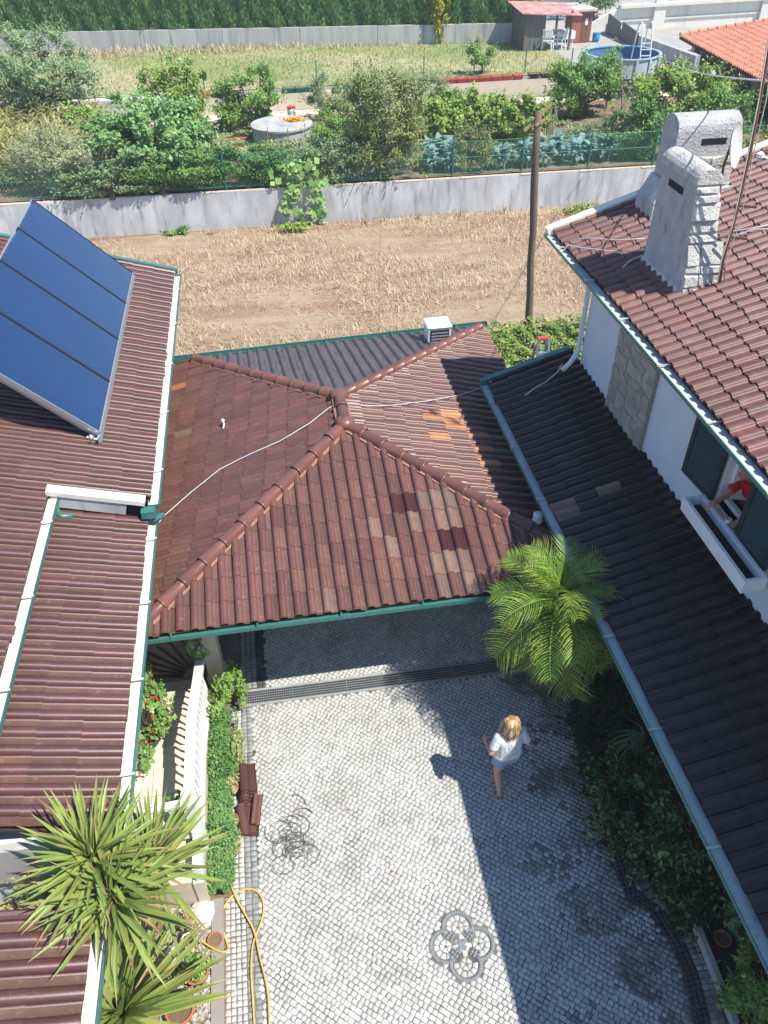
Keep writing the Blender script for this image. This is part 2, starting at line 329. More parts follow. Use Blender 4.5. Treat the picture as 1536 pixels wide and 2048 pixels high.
class Slope:
    def __init__(s, O, T, poly, w, L, h=.05, mk='tile', fn=None, s0=0.0, lift=.024):
        """O on the eave, T horizontal up-slope direction * run with its rise, poly = corner points (world)"""
        s.O = np.array(O, float); T = np.array(T, float); s.T = T/np.linalg.norm(T)
        hz = np.array([T[0], T[1], 0.0]); hz /= np.linalg.norm(hz); s.S = np.array([hz[1], -hz[0], 0.0])
        s.N = np.cross(s.S, s.T); s.w, s.L, s.h, s.mk, s.fn, s.s0, s.lift = w, L, h, mk, fn, s0, lift
        P = [((np.array(p)-s.O)@s.S, (np.array(p)-s.O)@s.T) for p in poly]
        a = sum(P[i][0]*P[(i+1) % len(P)][1]-P[(i+1) % len(P)][0]*P[i][1] for i in range(len(P)))
        s.P = P if a > 0 else P[::-1]
    def world(s, st, n=0): return s.O+s.S*st[0]+s.T*st[1]+s.N*n
    def tiles(s):
        v, f = tile_mesh(s.w, s.L, s.h, s.lift); E = []; P = s.P
        for i in range(len(P)):
            p, q = P[i], P[(i+1) % len(P)]; nx, ny = -(q[1]-p[1]), q[0]-p[0]; l = math.hypot(nx, ny)+1e-12
            E.append((nx/l, ny/l, -(nx*p[0]+ny*p[1])/l))
        smin, smax = min(p[0] for p in P), max(p[0] for p in P); tmin, tmax = min(p[1] for p in P), max(p[1] for p in P)
        out = []
        i0 = math.floor((smin-s.s0)/s.w)-1; i1 = math.ceil((smax-s.s0)/s.w)+1
        for i in range(i0, i1):
            for j in range(math.floor(tmin/s.L)-1, math.ceil(tmax/s.L)+1):
                x0 = s.s0+i*s.w; y0 = j*s.L
                cs = [(x0, y0+.01), (x0+s.w, y0+.01), (x0+s.w, y0+s.L), (x0, y0+s.L)]
                if any(all(a*x+b*y+c < 0 for x, y in cs) for a, b, c in E): continue
                inside = all(a*x+b*y+c >= -.012 for a, b, c in E for x, y in cs)
                key = s.fn(i, j) if s.fn else None
                jit = (random.uniform(-.004, .004), random.uniform(-.011, .011), random.uniform(-.012, .012))
                if random.random() < .04: jit = (jit[0], jit[1]-random.uniform(0, .035), random.uniform(-.04, .04))
                mt = Matrix.Identity(4); o = s.world((x0+jit[0], y0+jit[1])); tt = s.T+s.S*jit[2]
                for k in range(3): mt[k][0], mt[k][1], mt[k][2], mt[k][3] = s.S[k], tt[k], s.N[k], o[k]
                geo = None
                if not inside:
                    vv, ff, kk = [], [], []
                    for fi, fc in enumerate(f):
                        pl = [v[q] for q in fc]
                        for a, b, c in E:
                            pl = clip(pl, a, b, a*x0+b*y0+c)
                            if len(pl) < 3: break
                        if len(pl) >= 3: ff.append(tuple(range(len(vv), len(vv)+len(pl)))); vv += pl; kk.append(tkind(fi))
                    if not ff: continue
                    geo = (vv, ff, kk)
                cen = s.world((x0+s.w/2, y0+s.L/2))
                out.append(dict(m=mt, geo=geo, key=key or s.mk, cen=cen, sl=s, N=s.N))
        return out
TMESH = {}
def tile_data(s, key):
    k = (round(s.w, 4), round(s.L, 4), s.h, key)
    if k not in TMESH:
        b = MB(); b.add(*tile_mesh(s.w, s.L, s.h, s.lift)); b.m = [tkind(i) for i in range(len(b.f))]
        me = b.mesh('roof_tile', tmats(key)); TMESH[k] = me
        me.polygons.foreach_set('use_smooth', [i < NT for i in range(len(me.polygons))])
    return TMESH[k]
def lay(roofs, limit=300):
    """roofs: list of (roof part, [slopes]); the tiles that show largest become objects, the rest one part each roof"""
    T = []
    for part, sls in roofs:
        for s in sls:
            for t in s.tiles(): t['part'] = part; T.append(t)
    for t in T:
        x, y, k = pr(t['cen']); d = t['cen']-CAM; dd = np.linalg.norm(d)
        vis = -20 < x < 1556 and -20 < y < 2068
        t['score'] = (max(0, -(d@t['N'])/dd)/dd**2)*(1 if vis else 1e-4)*(1 if t['geo'] is None else .5)
    T.sort(key=lambda t: -t['score'])
    for t in T[:limit]:
        if t['geo'] is None: me = tile_data(t['sl'], t['key'])
        else: b = MB(); b.add(t['geo'][0], t['geo'][1]); b.m = list(t['geo'][2]); me = b.mesh('roof_tile', tmats(t['key']))
        place(bpy.data.objects.new('roof_tile', me), t['part'], t['m'])
    rest = {}
    for t in T[limit:]:
        if t['cen'][1] < .6: continue
        rest.setdefault(t['part'], []).append(t)
    for part, ts in rest.items():
        keys = sorted({t['key'] for t in ts}); b = MB(); sm = []
        for t in ts:
            if t['geo']: vv, ff, kk = t['geo']
            else: vv, ff = tile_mesh(t['sl'].w, t['sl'].L, t['sl'].h, t['sl'].lift); kk = [tkind(i) for i in range(len(ff))]
            A = np.array(t['m']); vv = np.array(vv)@A[:3,:3].T+A[:3,3]; b.add(vv, ff); ki = keys.index(t['key'])*3
            b.m[-len(ff):] = [ki+k for k in kk]; sm += [k != 1 for k in kk]
        o = tag(b.build('roof_tile_courses', [q for k in keys for q in tmats(k)], part), kind='stuff')
        o.data.polygons.foreach_set('use_smooth', sm)
def deck(b, sl, off=-.012, th=.05):
    p = [sl.world(q, off) for q in sl.P]; b.extr(p, -sl.N*th)
def ridge_caps(parent, a, b, r0=.115, r1=.095, L=.40, mk='ridge', lift=.02, trim=0):
    a = np.array(a, float); b = np.array(b, float); d = b-a; n = max(1, round(np.linalg.norm(d)/L)); d /= np.linalg.norm(d)
    side = np.cross(d, (0, 0, 1.0)); side /= np.linalg.norm(side); up = np.cross(side, d); st = np.linalg.norm(b-a)/n
    me = None
    for i in range(n):
        q = MB(); k = 8
        prof = [(0, r0*1.0, .012), (0, r0, 0), (.03, r0, 0), (.035, r0*.94, 0), (st+.05, r1*.92, 0)]
        rows = []
        for t, r, low in prof:
            rows.append([(t, -r*math.cos(pi*j/k)*(1.0), r*math.sin(pi*j/k)*.85-low) for j in range(k+1)])
        for row in rows: q.v += row
        for ii in range(len(rows)-1):
            for j in range(k):
                q.f.append((ii*(k+1)+j, ii*(k+1)+j+1, (ii+1)*(k+1)+j+1, (ii+1)*(k+1)+j)); q.m.append(0)
        if me is None: me = q.mesh('ridge_tile', M[mk], True)
        mt = Matrix.Identity(4); o = a+d*st*i+up*(lift+random.uniform(-.004, .004))
        dd = d+up*-.03+side*random.uniform(-.02, .02)
        for c in range(3): mt[c][0], mt[c][1], mt[c][2], mt[c][3] = dd[c], side[c], up[c], o[c]
        place(bpy.data.objects.new('ridge_tile', me), parent, mt)
    for sgn in (-1, 1):
        m = MB()
        P_ = [a+d*st*i/2+side*sgn*r0*random.uniform(.84, .97)-up*.02 for i in range(n*2+1)]; m.tube(P_, [.03*random.uniform(.8, 1.2) for _ in P_], 5); m.build('mortar_bed', M['mortar'], parent)
def gutter(parent, a, b, w=.13, h=.09, out=(1,0,0), mo='green', mi='cream', name='gutter', clips=0, lip=True):
    """open trough along a-b; out = outward direction, its inner rim touches a-b"""
    a = np.array(a, float); b = np.array(b, float); o = np.array(out, float); z = V(0,0,1); q = MB()
    P = lambda e, u, t: e+o*u+z*t
    th = .012
    prof = [(0, .0), (0, -h), (w, -h), (w, .006), (w+th, .006), (w+th, -h-th), (-th, -h-th), (-th, 0)]
    n = len(prof); A = [P(a, u, t) for u, t in prof]; B = [P(b, u, t) for u, t in prof]; base = len(q.v)
    q.add(A+B, [(i, (i+1) % n, n+(i+1) % n, n+i) for i in range(3)], 1)
    q.add(A+B, [(i, (i+1) % n, n+(i+1) % n, n+i) for i in range(3, n)], 0)
    for e in (a, b): q.add([P(e, 0, 0), P(e, 0, -h), P(e, w, -h), P(e, w, 0)], [(0, 1, 2, 3)], 0)
    g = q.build(name, [M[mo], M[mi]], parent)
    if clips:
        L = np.linalg.norm(b-a); k = int(L/clips)
        for i in range(1, k+1):
            c = a+(b-a)*(i-.5)/k; m = MB(); dd = (b-a)/L
            m.hexa([P(c, -.02, .0), P(c+dd*.02, -.02, .0), P(c+dd*.02, w+.02, .005), P(c, w+.02, .005)],
                   [P(c, -.02, .012), P(c+dd*.02, -.02, .012), P(c+dd*.02, w+.02, .02), P(c, w+.02, .02)])
            m.build('gutter_clip', M[mi], g)
    return g

# ------------------------------------------------------------------ ground, terraces
g = MB(); g.box(-160, 160, -60, 260, -1.2, -.02); tag(g.build('ground', M['earth']), kind='structure')
def sheet(name, x0, x1, y0, y1, z, nx, ny, amp, fr, m):
    xs = np.linspace(x0, x1, nx); ys = np.linspace(y0, y1, ny); X, Y = np.meshgrid(xs, ys)
    Z = z+amp*(np.sin(X*fr+.7*np.sin(Y*fr*.7))*np.sin(Y*fr*1.3+1)+.5*np.sin(X*fr*2.7+Y*1.9)*np.sin(Y*fr*2.3)+.4*RNG.standard_normal(X.shape))
    v = np.stack([X, Y, Z], -1).reshape(-1, 3); i = np.arange((nx-1)*(ny-1)); r = i//(nx-1); c = i % (nx-1); a = r*nx+c
    q = np.stack([a, a+1, a+nx+1, a+nx], -1)
    return tag(npobj(name, v, q, m, None, None, True), kind='structure')
sheet('field', -30, 40, 12.2, 28.4, .03, 240, 90, .02, .8, M['field'])
def blades(n, xr, yr, z, ln, wd, m, name, label, cat, lean=.9, zf=None):
    x = RNG.uniform(*xr, n); y = RNG.uniform(*yr, n); a = RNG.uniform(0, 2*pi, n); l = RNG.uniform(*ln, n); t = RNG.uniform(.1, lean, n)
    keep = np.ones(n, bool)
    if zf is not None: keep = zf(x, y)
    x, y, a, l, t = x[keep], y[keep], a[keep], l[keep], t[keep]; n = len(x)
    el = (1-t)*1.3; d = np.stack([np.cos(a)*np.cos(el), np.sin(a)*np.cos(el), np.sin(el)], -1)
    s = np.stack([-np.sin(a), np.cos(a), np.zeros(n)], -1)*(wd*RNG.uniform(.6, 1.4, n))[:,None]
    p = np.stack([x, y, np.full(n, z)], -1); tip = p+d*l[:,None]; mid = p+d*l[:,None]*.5+np.array([0,0,1])*(l*.1)[:,None]
    v = np.stack([p-s, p+s, mid+s*.8, mid-s*.8, tip], 1).reshape(-1, 3); k = np.arange(n)*5
    q = np.concatenate([np.stack([k, k+1, k+2, k+3], -1), np.stack([k+3, k+2, k+4, k+4], -1)])
    q2 = np.stack([k, k+1, k+2, k+3], -1)
    o = npobj(name, v, q2, m); return tag(o, label, cat, kind='stuff')
fx = lambda x, y: (np.sin(x*.9+2*np.sin(y*.5))+np.sin(y*1.1+x*.3)+RNG.normal(0, .8, len(x))) > -.55
blades(60000, (-7, 13), (13.5, 28.4), .02, (.12, .42), .008, M['straw'], 'dry_grass', 'mown dry straw covering the bare field before the concrete wall', 'dry grass', .98, fx)
blades(9000, (-7, 13), (14, 28.2), .03, (.25, .6), .007, M['windrow'], 'mown_straw', 'flattened mown straw lying in streaks across the field', 'straw', .995, lambda x, y: (np.abs(np.sin(y*1.45+.25*np.sin(x*.6)+.12*x)) < .3)&(np.sin(x*1.1+3*np.sin(y*.9)) > -.5))
t = MB(); t.hexa([(-40, 29.62, -.3), (45, 27.75, -.3), (45, 39.45, -.3), (-40, 39.45, -.3)], [(-40, 29.62, 1.3), (45, 27.75, 1.3), (45, 39.45, 1.3), (-40, 39.45, 1.3)]); tag(t.build('garden_terrace', M['soil']), kind='structure')
t = MB(); t.box(-40, 60, 38.2, 39.3, 1.2, 1.33); tag(t.build('garden_path', M['concb']), kind='structure')
t = MB(); t.box(-60, 60, 39.6, 120, -.3, 2.16); tag(t.build('upper_ground', M['patio']), kind='structure')
lawn = sheet('lawn', -40, 16.2, 39.7, 51.5, 2.2, 160, 40, .02, .9, M['lawn'])
blades(26000, (-16, 16.2), (39.8, 50.5), 2.2, (.08, .28), .012, M['lawnb'], 'lawn_grass', 'patchy lawn grass yellowing towards the far concrete wall', 'grass', .8)
blades(1600, (-15, 9), (48.2, 50.6), 2.2, (.3, .7), .02, M['straw'], 'tall_dry_grass', 'tall dry grass along the foot of the far wall', 'dry grass', .5)

# garden wall with fence
gw = thing('garden_wall', 'long stained grey concrete wall between dry field and vegetable garden', 'wall', (3, 28.6, 0))
WY = lambda x: 28.62-.022*x
a, b_ = -16, 26; w = MB()
w.hexa([(a, WY(a), -.2), (b_, WY(b_), -.2), (b_, WY(b_)+.2, -.2), (a, WY(a)+.2, -.2)], [(a, WY(a), 1.27), (b_, WY(b_), 1.25), (b_, WY(b_)+.2, 1.25), (a, WY(a)+.2, 1.27)])
w.build('wall_body', M['conc'], gw)
w = MB(); x = a
while x < b_-1:
    x2 = x+random.uniform(2.2, 2.6); w.box(x+.01, x2-.01, WY(x)-.018, WY(x)+.215, 1.268, 1.30); x = x2
w.build('coping', M['concb'], gw)
fn = thing('wire_fence', 'green wire mesh fence with posts along the grey garden wall', 'fence', (3, 28.75, 1.3))
px = [-60, 100, 285, 450, 608, 760, 903, 1040, 1171, 1298, 1420, 1540, 1660]
X0 = [atY(p, 345-(p-760)*.05, 28.72)[0] for p in px]
for i, x in enumerate(X0):
    p = MB(); p.tube([(x, WY(x)+.1, 1.3), (x, WY(x)+.1, 2.52)], .03, 6); p.lathe((x, WY(x)+.1, 2.52), [(.033, 0), (.02, .03)], 6); p.build('post', M['greenp'], fn)
    if i == 2:
        for s in (-.55, .55):
            p = MB(); p.tube([(x, WY(x)+.1, 2.25), (x+s, WY(x)+.12, 1.3)], .022, 5); p.build('brace', M['greenp'], fn)
for z in (1.42, 1.95, 2.48):
    p = MB(); p.tube([(x, WY(x)+.13, z) for x in X0], .006, 4); p.build('line_wire', M['fence'], fn)
p = MB(); x = X0[0]; sp = .11
while x < X0[-1]-1.2:
    for sg in (0, 1):
        xa, xb = (x, x+1.1) if sg == 0 else (x+1.1, x)
        ya, yb = WY(xa)+.13, WY(xb)+.13
        p.add([(xa-.004, ya, 1.36), (xa+.004, ya, 1.36), (xb+.004, yb, 2.48), (xb-.004, yb, 2.48)], [(0, 1, 2, 3)])
    x += sp
tag(p.build('wire_mesh', M['fence'], fn), kind='stuff')

# pale retaining wall with planters
PWY = lambda x: 39.3+.02*x
pw = thing('retaining_wall', 'pale rendered retaining wall between garden path and lawn', 'wall', (4, 39.4, 1.3))
for x0, x1, mk in ((-40, -2.2, 'conc2'), (-2.2, 24, 'concb')):
    w = MB(); w.hexa([(x0, PWY(x0), 1.2), (x1, PWY(x1), 1.2), (x1, PWY(x1)+.28, 1.2), (x0, PWY(x0)+.28, 1.2)], [(x0, PWY(x0), 2.02), (x1, PWY(x1), 2.08), (x1, PWY(x1)+.28, 2.08), (x0, PWY(x0)+.28, 2.02)])
    w.build('wall_section', M[mk], pw)
def planter(L, mk):
    t = thing('trough_planter', 'x', 'planter', (0, 0, 0)); b = MB(); w0, w1, h = .13, .17, .2; l = L/2
    b.hexa([(-l+.05,-w0,0),(l-.05,-w0,0),(l-.05,w0,0),(-l+.05,w0,0)], [(-l,-w1,h),(l,-w1,h),(l,w1,h),(-l,w1,h)])
    b.box(-l-.02, l+.02, -w1-.02, -w1+.015, h-.04, h+.015); b.box(-l-.02, l+.02, w1-.015, w1+.02, h-.04, h+.015)
    b.build('trough', M[mk], t)
    q = MB(); q.box(-l+.02, l-.02, -w1+.016, w1-.016, h-.03, h+.003); q.build('soil', M['soil'], t); return t
def plrow(pxs, mk, fmt, L=None):
    for i, (p0, p1, py) in enumerate(pxs):
        x0, x1 = atY(p0, py, 39.4)[0], atY(p1, py, 39.4)[0]; L = (x1-x0)*.93; t = planter(L, mk)
        xm = (x0+x1)/2; m = Matrix.Translation((xm, PWY(xm)+.14, 2.035+.0015*(xm+2))) @ Matrix.Rotation(.02, 4, 'Z')
        move(t, m)
        t['label'] = fmt % ORD[i]; t['group'] = 'trough planters along the pale retaining wall'
plrow([(-8, 36, 193), (386, 418, 180), (422, 448, 179)], 'redp', 'red trough planter on dull wall near the trees, %s from the left')
plrow([(565, 588, 171), (589, 613, 170), (615, 637, 169), (683, 695, 167), (696, 716, 166), (717, 735, 165)], 'greenp', 'green trough planter on pale wall, %s green one from the left')
plrow([(738, 756, 164), (800, 820, 161), (875, 892, 158), (893, 914, 157), (915, 936, 156), (937, 960, 155), (961, 984, 154), (985, 1007, 153), (1008, 1028, 152), (1030, 1050, 151)], 'redp', 'red trough planter on pale wall by the lawn, %s red one right of green troughs')
plrow([(1062, 1082, 150), (1084, 1104, 149)], 'blackp', 'dark trough planter on pale wall beside citrus tree, %s of two')
plrow([(1236, 1260, 143), (1262, 1288, 142), (1290, 1314, 141), (1340, 1362, 139)], 'redp', 'red trough planter in front of round pool, %s from the left')
b = MB(); xa, xb = atY(128, 186, 39.4)[0], atY(322, 180, 39.4)[0]; b.tube([(xa, PWY(xa)+.14, 2.13), (xb, PWY(xb)+.14, 2.13)], .1, 8)
tag(b.build('white_pipe', M['whitep']), 'long white pipe lying on the dull wall by the leafy tree', 'pipe')
# lawn fence posts
lf_ = thing('lawn_fence', 'line of thin green fence posts along the lawn edge', 'fence', (4, 39.9, 2.1))
for p0, p1, py in ((285, 165, 138), (408, 170, 134), (521, 165, 130), (634, 160, 126), (743, 155, 122), (849, 150, 118), (950, 148, 116), (1053, 145, 110), (1146, 140, 112), (1262, 140, 105)):
    x = atY(p0, p1, 39.85)[0]; b = MB(); b.tube([(x, 39.85+.02*x, 2.1), (x, 39.85+.02*x, 3.15)], .028, 5); b.build('post', M['greenp'], lf_)
    if p0 == 285:
        for s in (-.45, .45): b = MB(); b.tube([(x, 39.85, 2.95), (x+s, 39.87, 2.1)], .02, 5); b.build('brace', M['greenp'], lf_)
for z in (2.5, 3.1):
    b = MB(); b.tube([(-3.9, 39.8, z), (20.5, 40.3, z)], .005, 4); b.build('line_wire', M['fence'], lf_)
# far wall, hedge
FY = lambda x: 49.75-.135*x
fw = thing('far_wall', 'weathered concrete wall under the tall hedge at the far end', 'wall', (0, 50, 2.2))
for i in range(9):
    x0 = -22+i*4.2; x1 = x0+4.18
    if x1 > 16: x1 = 15.6
    b = MB(); b.hexa([(x0, FY(x0), 2), (x1, FY(x1), 2), (x1, FY(x1)+.2, 2), (x0, FY(x0)+.2, 2)], [(x0, FY(x0), 3.12), (x1, FY(x1), 3.12), (x1, FY(x1)+.2, 3.12), (x0, FY(x0)+.2, 3.12)]); b.build('wall_panel', M['conc2'], fw)
# ------------------------------------------------------------------ foliage
def unit(a): return a/(np.linalg.norm(a, axis=-1, keepdims=True)+1e-9)
def leaf_quads(p, nrm, size, aspect, droop=0.0):
    n = len(p); r = unit(RNG.standard_normal((n, 3))); t = unit(np.cross(nrm, r)); t[:,2] -= droop; t = unit(t); b = unit(np.cross(nrm, t))
    L = size[:,None]; W = L*aspect*.5
    return np.stack([p-t*L*.5, p+b*W+t*L*.05-nrm*L*.06, p+t*L*.5-nrm*L*.12, p-b*W+t*L*.05-nrm*L*.06], 1).reshape(-1, 3)
def crown_pts(n, c, R, K, cr, zmin=None, hollow=.55, pts=None):
    c = np.array(c, float); R = np.array(R, float)
    d = unit(RNG.standard_normal((K, 3))); rad = (RNG.uniform(hollow**3, 1, K))**(1/3)
    C = c+d*R*(rad*RNG.uniform(.78, 1.14, K))[:,None]*(1-cr*.5)
    if pts is not None: C = np.array(pts, float)
    k = RNG.integers(0, len(C), n); e = unit(RNG.standard_normal((n, 3))); s = RNG.uniform(.6, 1.15, len(C))
    p = C[k]+e*(R*cr)*(RNG.uniform(.15, 1, n)**.6*s[k])[:,None]
    m = n//9; o = unit(C[k[:m]]-c+np.array([0,0,.3])*R[2]); sh = RNG.integers(0, 5, m); o = unit(o+.5*unit(np.stack([np.sin(k[:m]*7.1+sh*2.3), np.cos(k[:m]*3.7+sh*1.9), np.sin(k[:m]*1.3+sh)+.6], -1)))
    p[:m] = C[k[:m]]+o*(R*cr)*RNG.uniform(.8, 2.0, m)[:,None]
    if zmin is not None: p = p[p[:,2] > zmin]; 
    return p, C
def foliage(p, c, size, aspect=.5, up=.5, droop=.2):
    n = len(p); out = unit(p-np.array(c)); nrm = unit(out*.6+np.array([.25,-.25,up+.35])+RNG.standard_normal((n, 3))*.5)
    return leaf_quads(p, nrm, RNG.uniform(*size, n), aspect, droop)
def qn(n): return np.arange(n*4).reshape(-1, 4)
def bush(name, label, cat, base, R, n, size, fk, K=26, cr=.34, th=0.0, aspect=.5, group=None, trunk=None, zmin=None, up=.5, extra=None, part='crown', nb=7, droop=.2, cpts=None):
    """shrub or tree: tapered trunk with limbs to the clumps, crown of leaf faces"""
    base = np.array(base, float); R = np.array(R, float); c = base+V(0, 0, th+R[2])
    root = thing(name, label, cat, base, group)
    p, C = crown_pts(n, c, R, K, cr, base[2]+.02 if zmin is None else zmin, pts=cpts)
    v = foliage(p, c, size, aspect, up, droop)
    q = MB(); tr = trunk or max(.02, R[0]*.05); top = c-V(0, 0, R[2]*.45)
    q.tube([base-V(0,0,.05), base+(top-base)*.5+V(random.uniform(-.05,.05), random.uniform(-.05,.05), 0)*R[0], top], [tr*1.25, tr, tr*.7], 7)
    for i in range(min(nb, len(C))):
        e = C[int(i*len(C)/nb) % len(C)]; m = (top+e)/2+V(0, 0, -.1*R[2]); q.tube([top-V(0,0,R[2]*.2), m, e], [tr*.6, tr*.38, tr*.14], 5)
    q.build('trunk' if part == 'crown' else 'stem', M['bark'], root)
    mats = [F[fk]]; mi = np.zeros(len(p), int)
    if extra:
        ek, frac = extra; mats.append(F[ek]); mi = (RNG.uniform(0, 1, len(p)) < frac).astype(int)
    npobj(part, v, qn(len(p)), mats, root, mi)
    return root
def ribbon_plant(b, base, n, L, w, elev, droop, rng=random, seg=5, m=0, az0=None, zoff=0):
    """arching strap leaves from one point"""
    for i in range(n):
        az = rng.uniform(0, 2*pi); el = rng.uniform(*elev); l = rng.uniform(*L); P = []; pos = np.array(base, float)+V(0, 0, rng.uniform(0, zoff) if zoff else 0)
        for k in range(seg+1):
            t = k/seg; P.append(pos.copy()); e = el-droop*t*rng.uniform(.8, 1.2)*1.6
            pos = pos+V(math.cos(az)*math.cos(e), math.sin(az)*math.cos(e), math.sin(e))*l/seg
        s = V(-math.sin(az), math.cos(az), 0); base_i = len(b.v)
        for k, q in enumerate(P):
            t = k/seg; ww = w*(1-t)**.6*min(1, .45+t*3)*.5
            b.v += [tuple(q-s*ww), tuple(q+s*ww)]
        for k in range(seg): b.f.append((base_i+2*k, base_i+2*k+1, base_i+2*k+3, base_i+2*k+2)); b.m.append(m)
G = 1.3
# far hedge: one dense clipped row of conifers
hd = thing('conifer_hedge', 'tall dense dark green conifer hedge above the far wall', 'hedge', (0, 50.6, 2.2))
n = 44000; x = RNG.uniform(-22, 15.4, n); z = 3.0+RNG.uniform(0, 1, n)*2.6; fy = 49.75-.135*x+.35
dep = np.abs(RNG.normal(0, .13, n)); rib = .22*np.abs(np.sin(x*1.9+1.5*np.sin(x*.45)))+.10*np.sin(x*7.7+z*1.5)+.08*np.sin(x*3.3+z*4)
p = np.stack([x, fy+dep-rib, z], -1); nrm = unit(np.stack([RNG.normal(0, .5, n), -np.ones(n), RNG.normal(.9, .4, n)], -1))
t = unit(np.stack([RNG.normal(.1, .28, n), RNG.normal(-.35, .2, n), np.ones(n)], -1)); bb = unit(np.cross(nrm, t)); L = RNG.uniform(.12, .28, n)[:,None]; W = L*.2
npobj('foliage', np.stack([p-t*L*.5, p+bb*W, p+t*L*.5, p-bb*W], 1).reshape(-1, 3), qn(n), F['hedge'], hd)
b = MB()
for i in range(9):
    x0 = -22+i*4.18; x1 = min(x0+4.2, 15.3); b.hexa([(x0, 50.5-.135*x0, 2.2), (x1, 50.5-.135*x1, 2.2), (x1, 51.6-.135*x1, 2.2), (x0, 51.6-.135*x0, 2.2)], [(x0, 50.5-.135*x0, 5.5), (x1, 50.5-.135*x1, 5.5), (x1, 51.6-.135*x1, 5.5), (x0, 51.6-.135*x0, 5.5)])
b.build('inner_growth', F['hedge'], hd)
def gp(px, py, z=G): return at(px, py, z)
# shrubs of lawn and garden, each placed from its foot
bush('golden_shrub', 'tall narrow yellow-green shrub against the far concrete wall', 'shrub', gp(878, 88, 2.2), (.62, .55, 1.65), 2600, (.10, .2), 'yellow', 30, .3, .1, .55)
bush('lawn_shrub', 'small green shrub standing alone on the lawn', 'shrub', gp(962, 148, 2.2), (.9, .7, .75), 1500, (.08, .16), 'mid', 16, .36, .1)
bush('leafy_tree', 'large pale leaved tree left of the corn, with forked crown', 'tree', gp(108, 275), (2.7, 1.8, 1.75), 20000, (.08, .16), 'grey', 130, .16, .75, .45, trunk=.13, nb=12)
bush('fig_tree', 'big spreading fig tree hanging over the grey garden wall', 'tree', gp(318, 368), (2.45, 1.5, 1.5), 15000, (.09, .21), 'fig', 130, .17, .0, .7, trunk=.12, nb=10, up=.8)
bush('climbing_shrub', 'bright green pointed shrub rising behind the fig tree', 'shrub', gp(368, 292), (1.5, .8, 1.6), 8000, (.08, .17), 'bright', 80, .2, .1, .6)
bush('olive_shrub', 'silvery grey olive shrub beside the corn and fence', 'shrub', gp(140, 388), (2.0, .8, 1.15), 10500, (.08, .17), 'olive', 70, .24, .0, .24)
bush('fence_shrub', 'low green thicket between olive shrub and fig, at the fence', 'shrub', gp(225, 395), (1.9, .4, .6), 5200, (.08, .16), 'grey', 50, .25, 0, .4)
bush('citrus_tree', 'round citrus tree with yellowing top behind the concrete well', 'tree', gp(505, 258), (1.5, 1.1, 1.15), 7500, (.09, .18), 'mid', 60, .24, .15, .5, extra=('lime', .3))
bush('oleander', 'oleander bush before the pale wall, right of the well', 'shrub', gp(652, 238), (.95, .6, .95), 4200, (.08, .16), 'grey', 24, .3, .05, .3, extra=('orangefl', .03))
bush('oleander', 'darker bush before the pale wall, left of the tomato rows', 'shrub', gp(850, 245), (1.05, .7, 1.0), 4600, (.08, .16), 'grey', 24, .3, .05, .35)
bush('flower_bush', 'pink and white flowering bush by the pale wall', 'shrub', gp(722, 242), (1.2, .6, .75), 3600, (.09, .17), 'mid', 18, .32, 0, .5, extra=('whitefl', .25))
bush('lily_clump', 'clump of orange lilies left of the flowering bush', 'flowers', gp(660, 250), (.55, .4, .4), 700, (.12, .26), 'mid', 12, .34, 0, .25, extra=('orangefl', .12))
bush('tall_shrub', 'tall twiggy olive-green shrub at the fence in garden centre', 'shrub', gp(768, 356), (1.75, 1.0, 1.95), 17000, (.08, .16), 'cypress', 110, .2, .0, .38, nb=12)
bush('fence_bush', 'green thicket behind the fence left of the hanging vine', 'shrub', gp(495, 375), (1.75, .4, .75), 7000, (.08, .16), 'herb', 55, .25, 0, .45)
bush('fence_bush', 'green thicket behind the fence right of the hanging vine', 'shrub', gp(668, 366), (1.35, .45, .85), 5600, (.08, .16), 'grey', 46, .26, 0, .4)
bush('garden_bush', 'leafy bush crossing the fence among the blue cabbages', 'shrub', gp(938, 345), (.95, .5, .8), 4600, (.07, .14), 'cypress', 36, .26, 0, .4)
bush('lemon_tree', 'dense round dark green tree in front of the pool', 'tree', gp(1158, 236), (1.6, 1.1, 1.3), 11000, (.09, .18), 'mid', 80, .23, .05, .5, trunk=.1)
bush('privet', 'pale yellow-green upright shrub right of the round tree', 'shrub', gp(1212, 215), (.55, .45, 1.2), 2600, (.09, .17), 'lime', 18, .32, .05, .5)
bush('bean_bush', 'climbing bean thicket under the cane poles', 'shrub', gp(1345, 262), (2.2, 1.0, 1.3), 12000, (.1, .19), 'bright', 90, .22, 0, .6)
bush('round_bush', 'rounded green bush at the fence left of the stone chimney', 'shrub', gp(1275, 318), (1.6, .7, 1.05), 9500, (.08, .16), 'herb', 70, .23, 0, .5, extra=('lime', .1))
bush('veranda_bush', 'dark bush in the shade beside the veranda', 'shrub', gp(1530, 262), (1.1, 1.0, 1.3), 2600, (.1, .2), 'dark', 26, .3, 0, .5)
bush('fence_bush', 'small pale bush at the fence right of the chimney', 'shrub', gp(1515, 322), (.9, .5, .55), 1500, (.08, .16), 'box', 18, .32, 0, .5)
bush('veranda_plant', 'young light green plant before the veranda posts', 'plant', gp(1478, 222), (.45, .4, .7), 700, (.1, .2), 'bright', 12, .36, 0, .55)
bush('rose_bush', 'rose bush with red blooms along the pale wall', 'shrub', gp(985, 240), (1.0, .5, .55), 1700, (.09, .17), 'mid', 20, .3, 0, .5, extra=('redfl', .035))
bush('shade_bush', 'low dark bush in the shade of the round tree', 'shrub', gp(1098, 232), (.6, .4, .35), 900, (.09, .17), 'dark', 12, .34, 0, .5, extra=('redfl', .02))
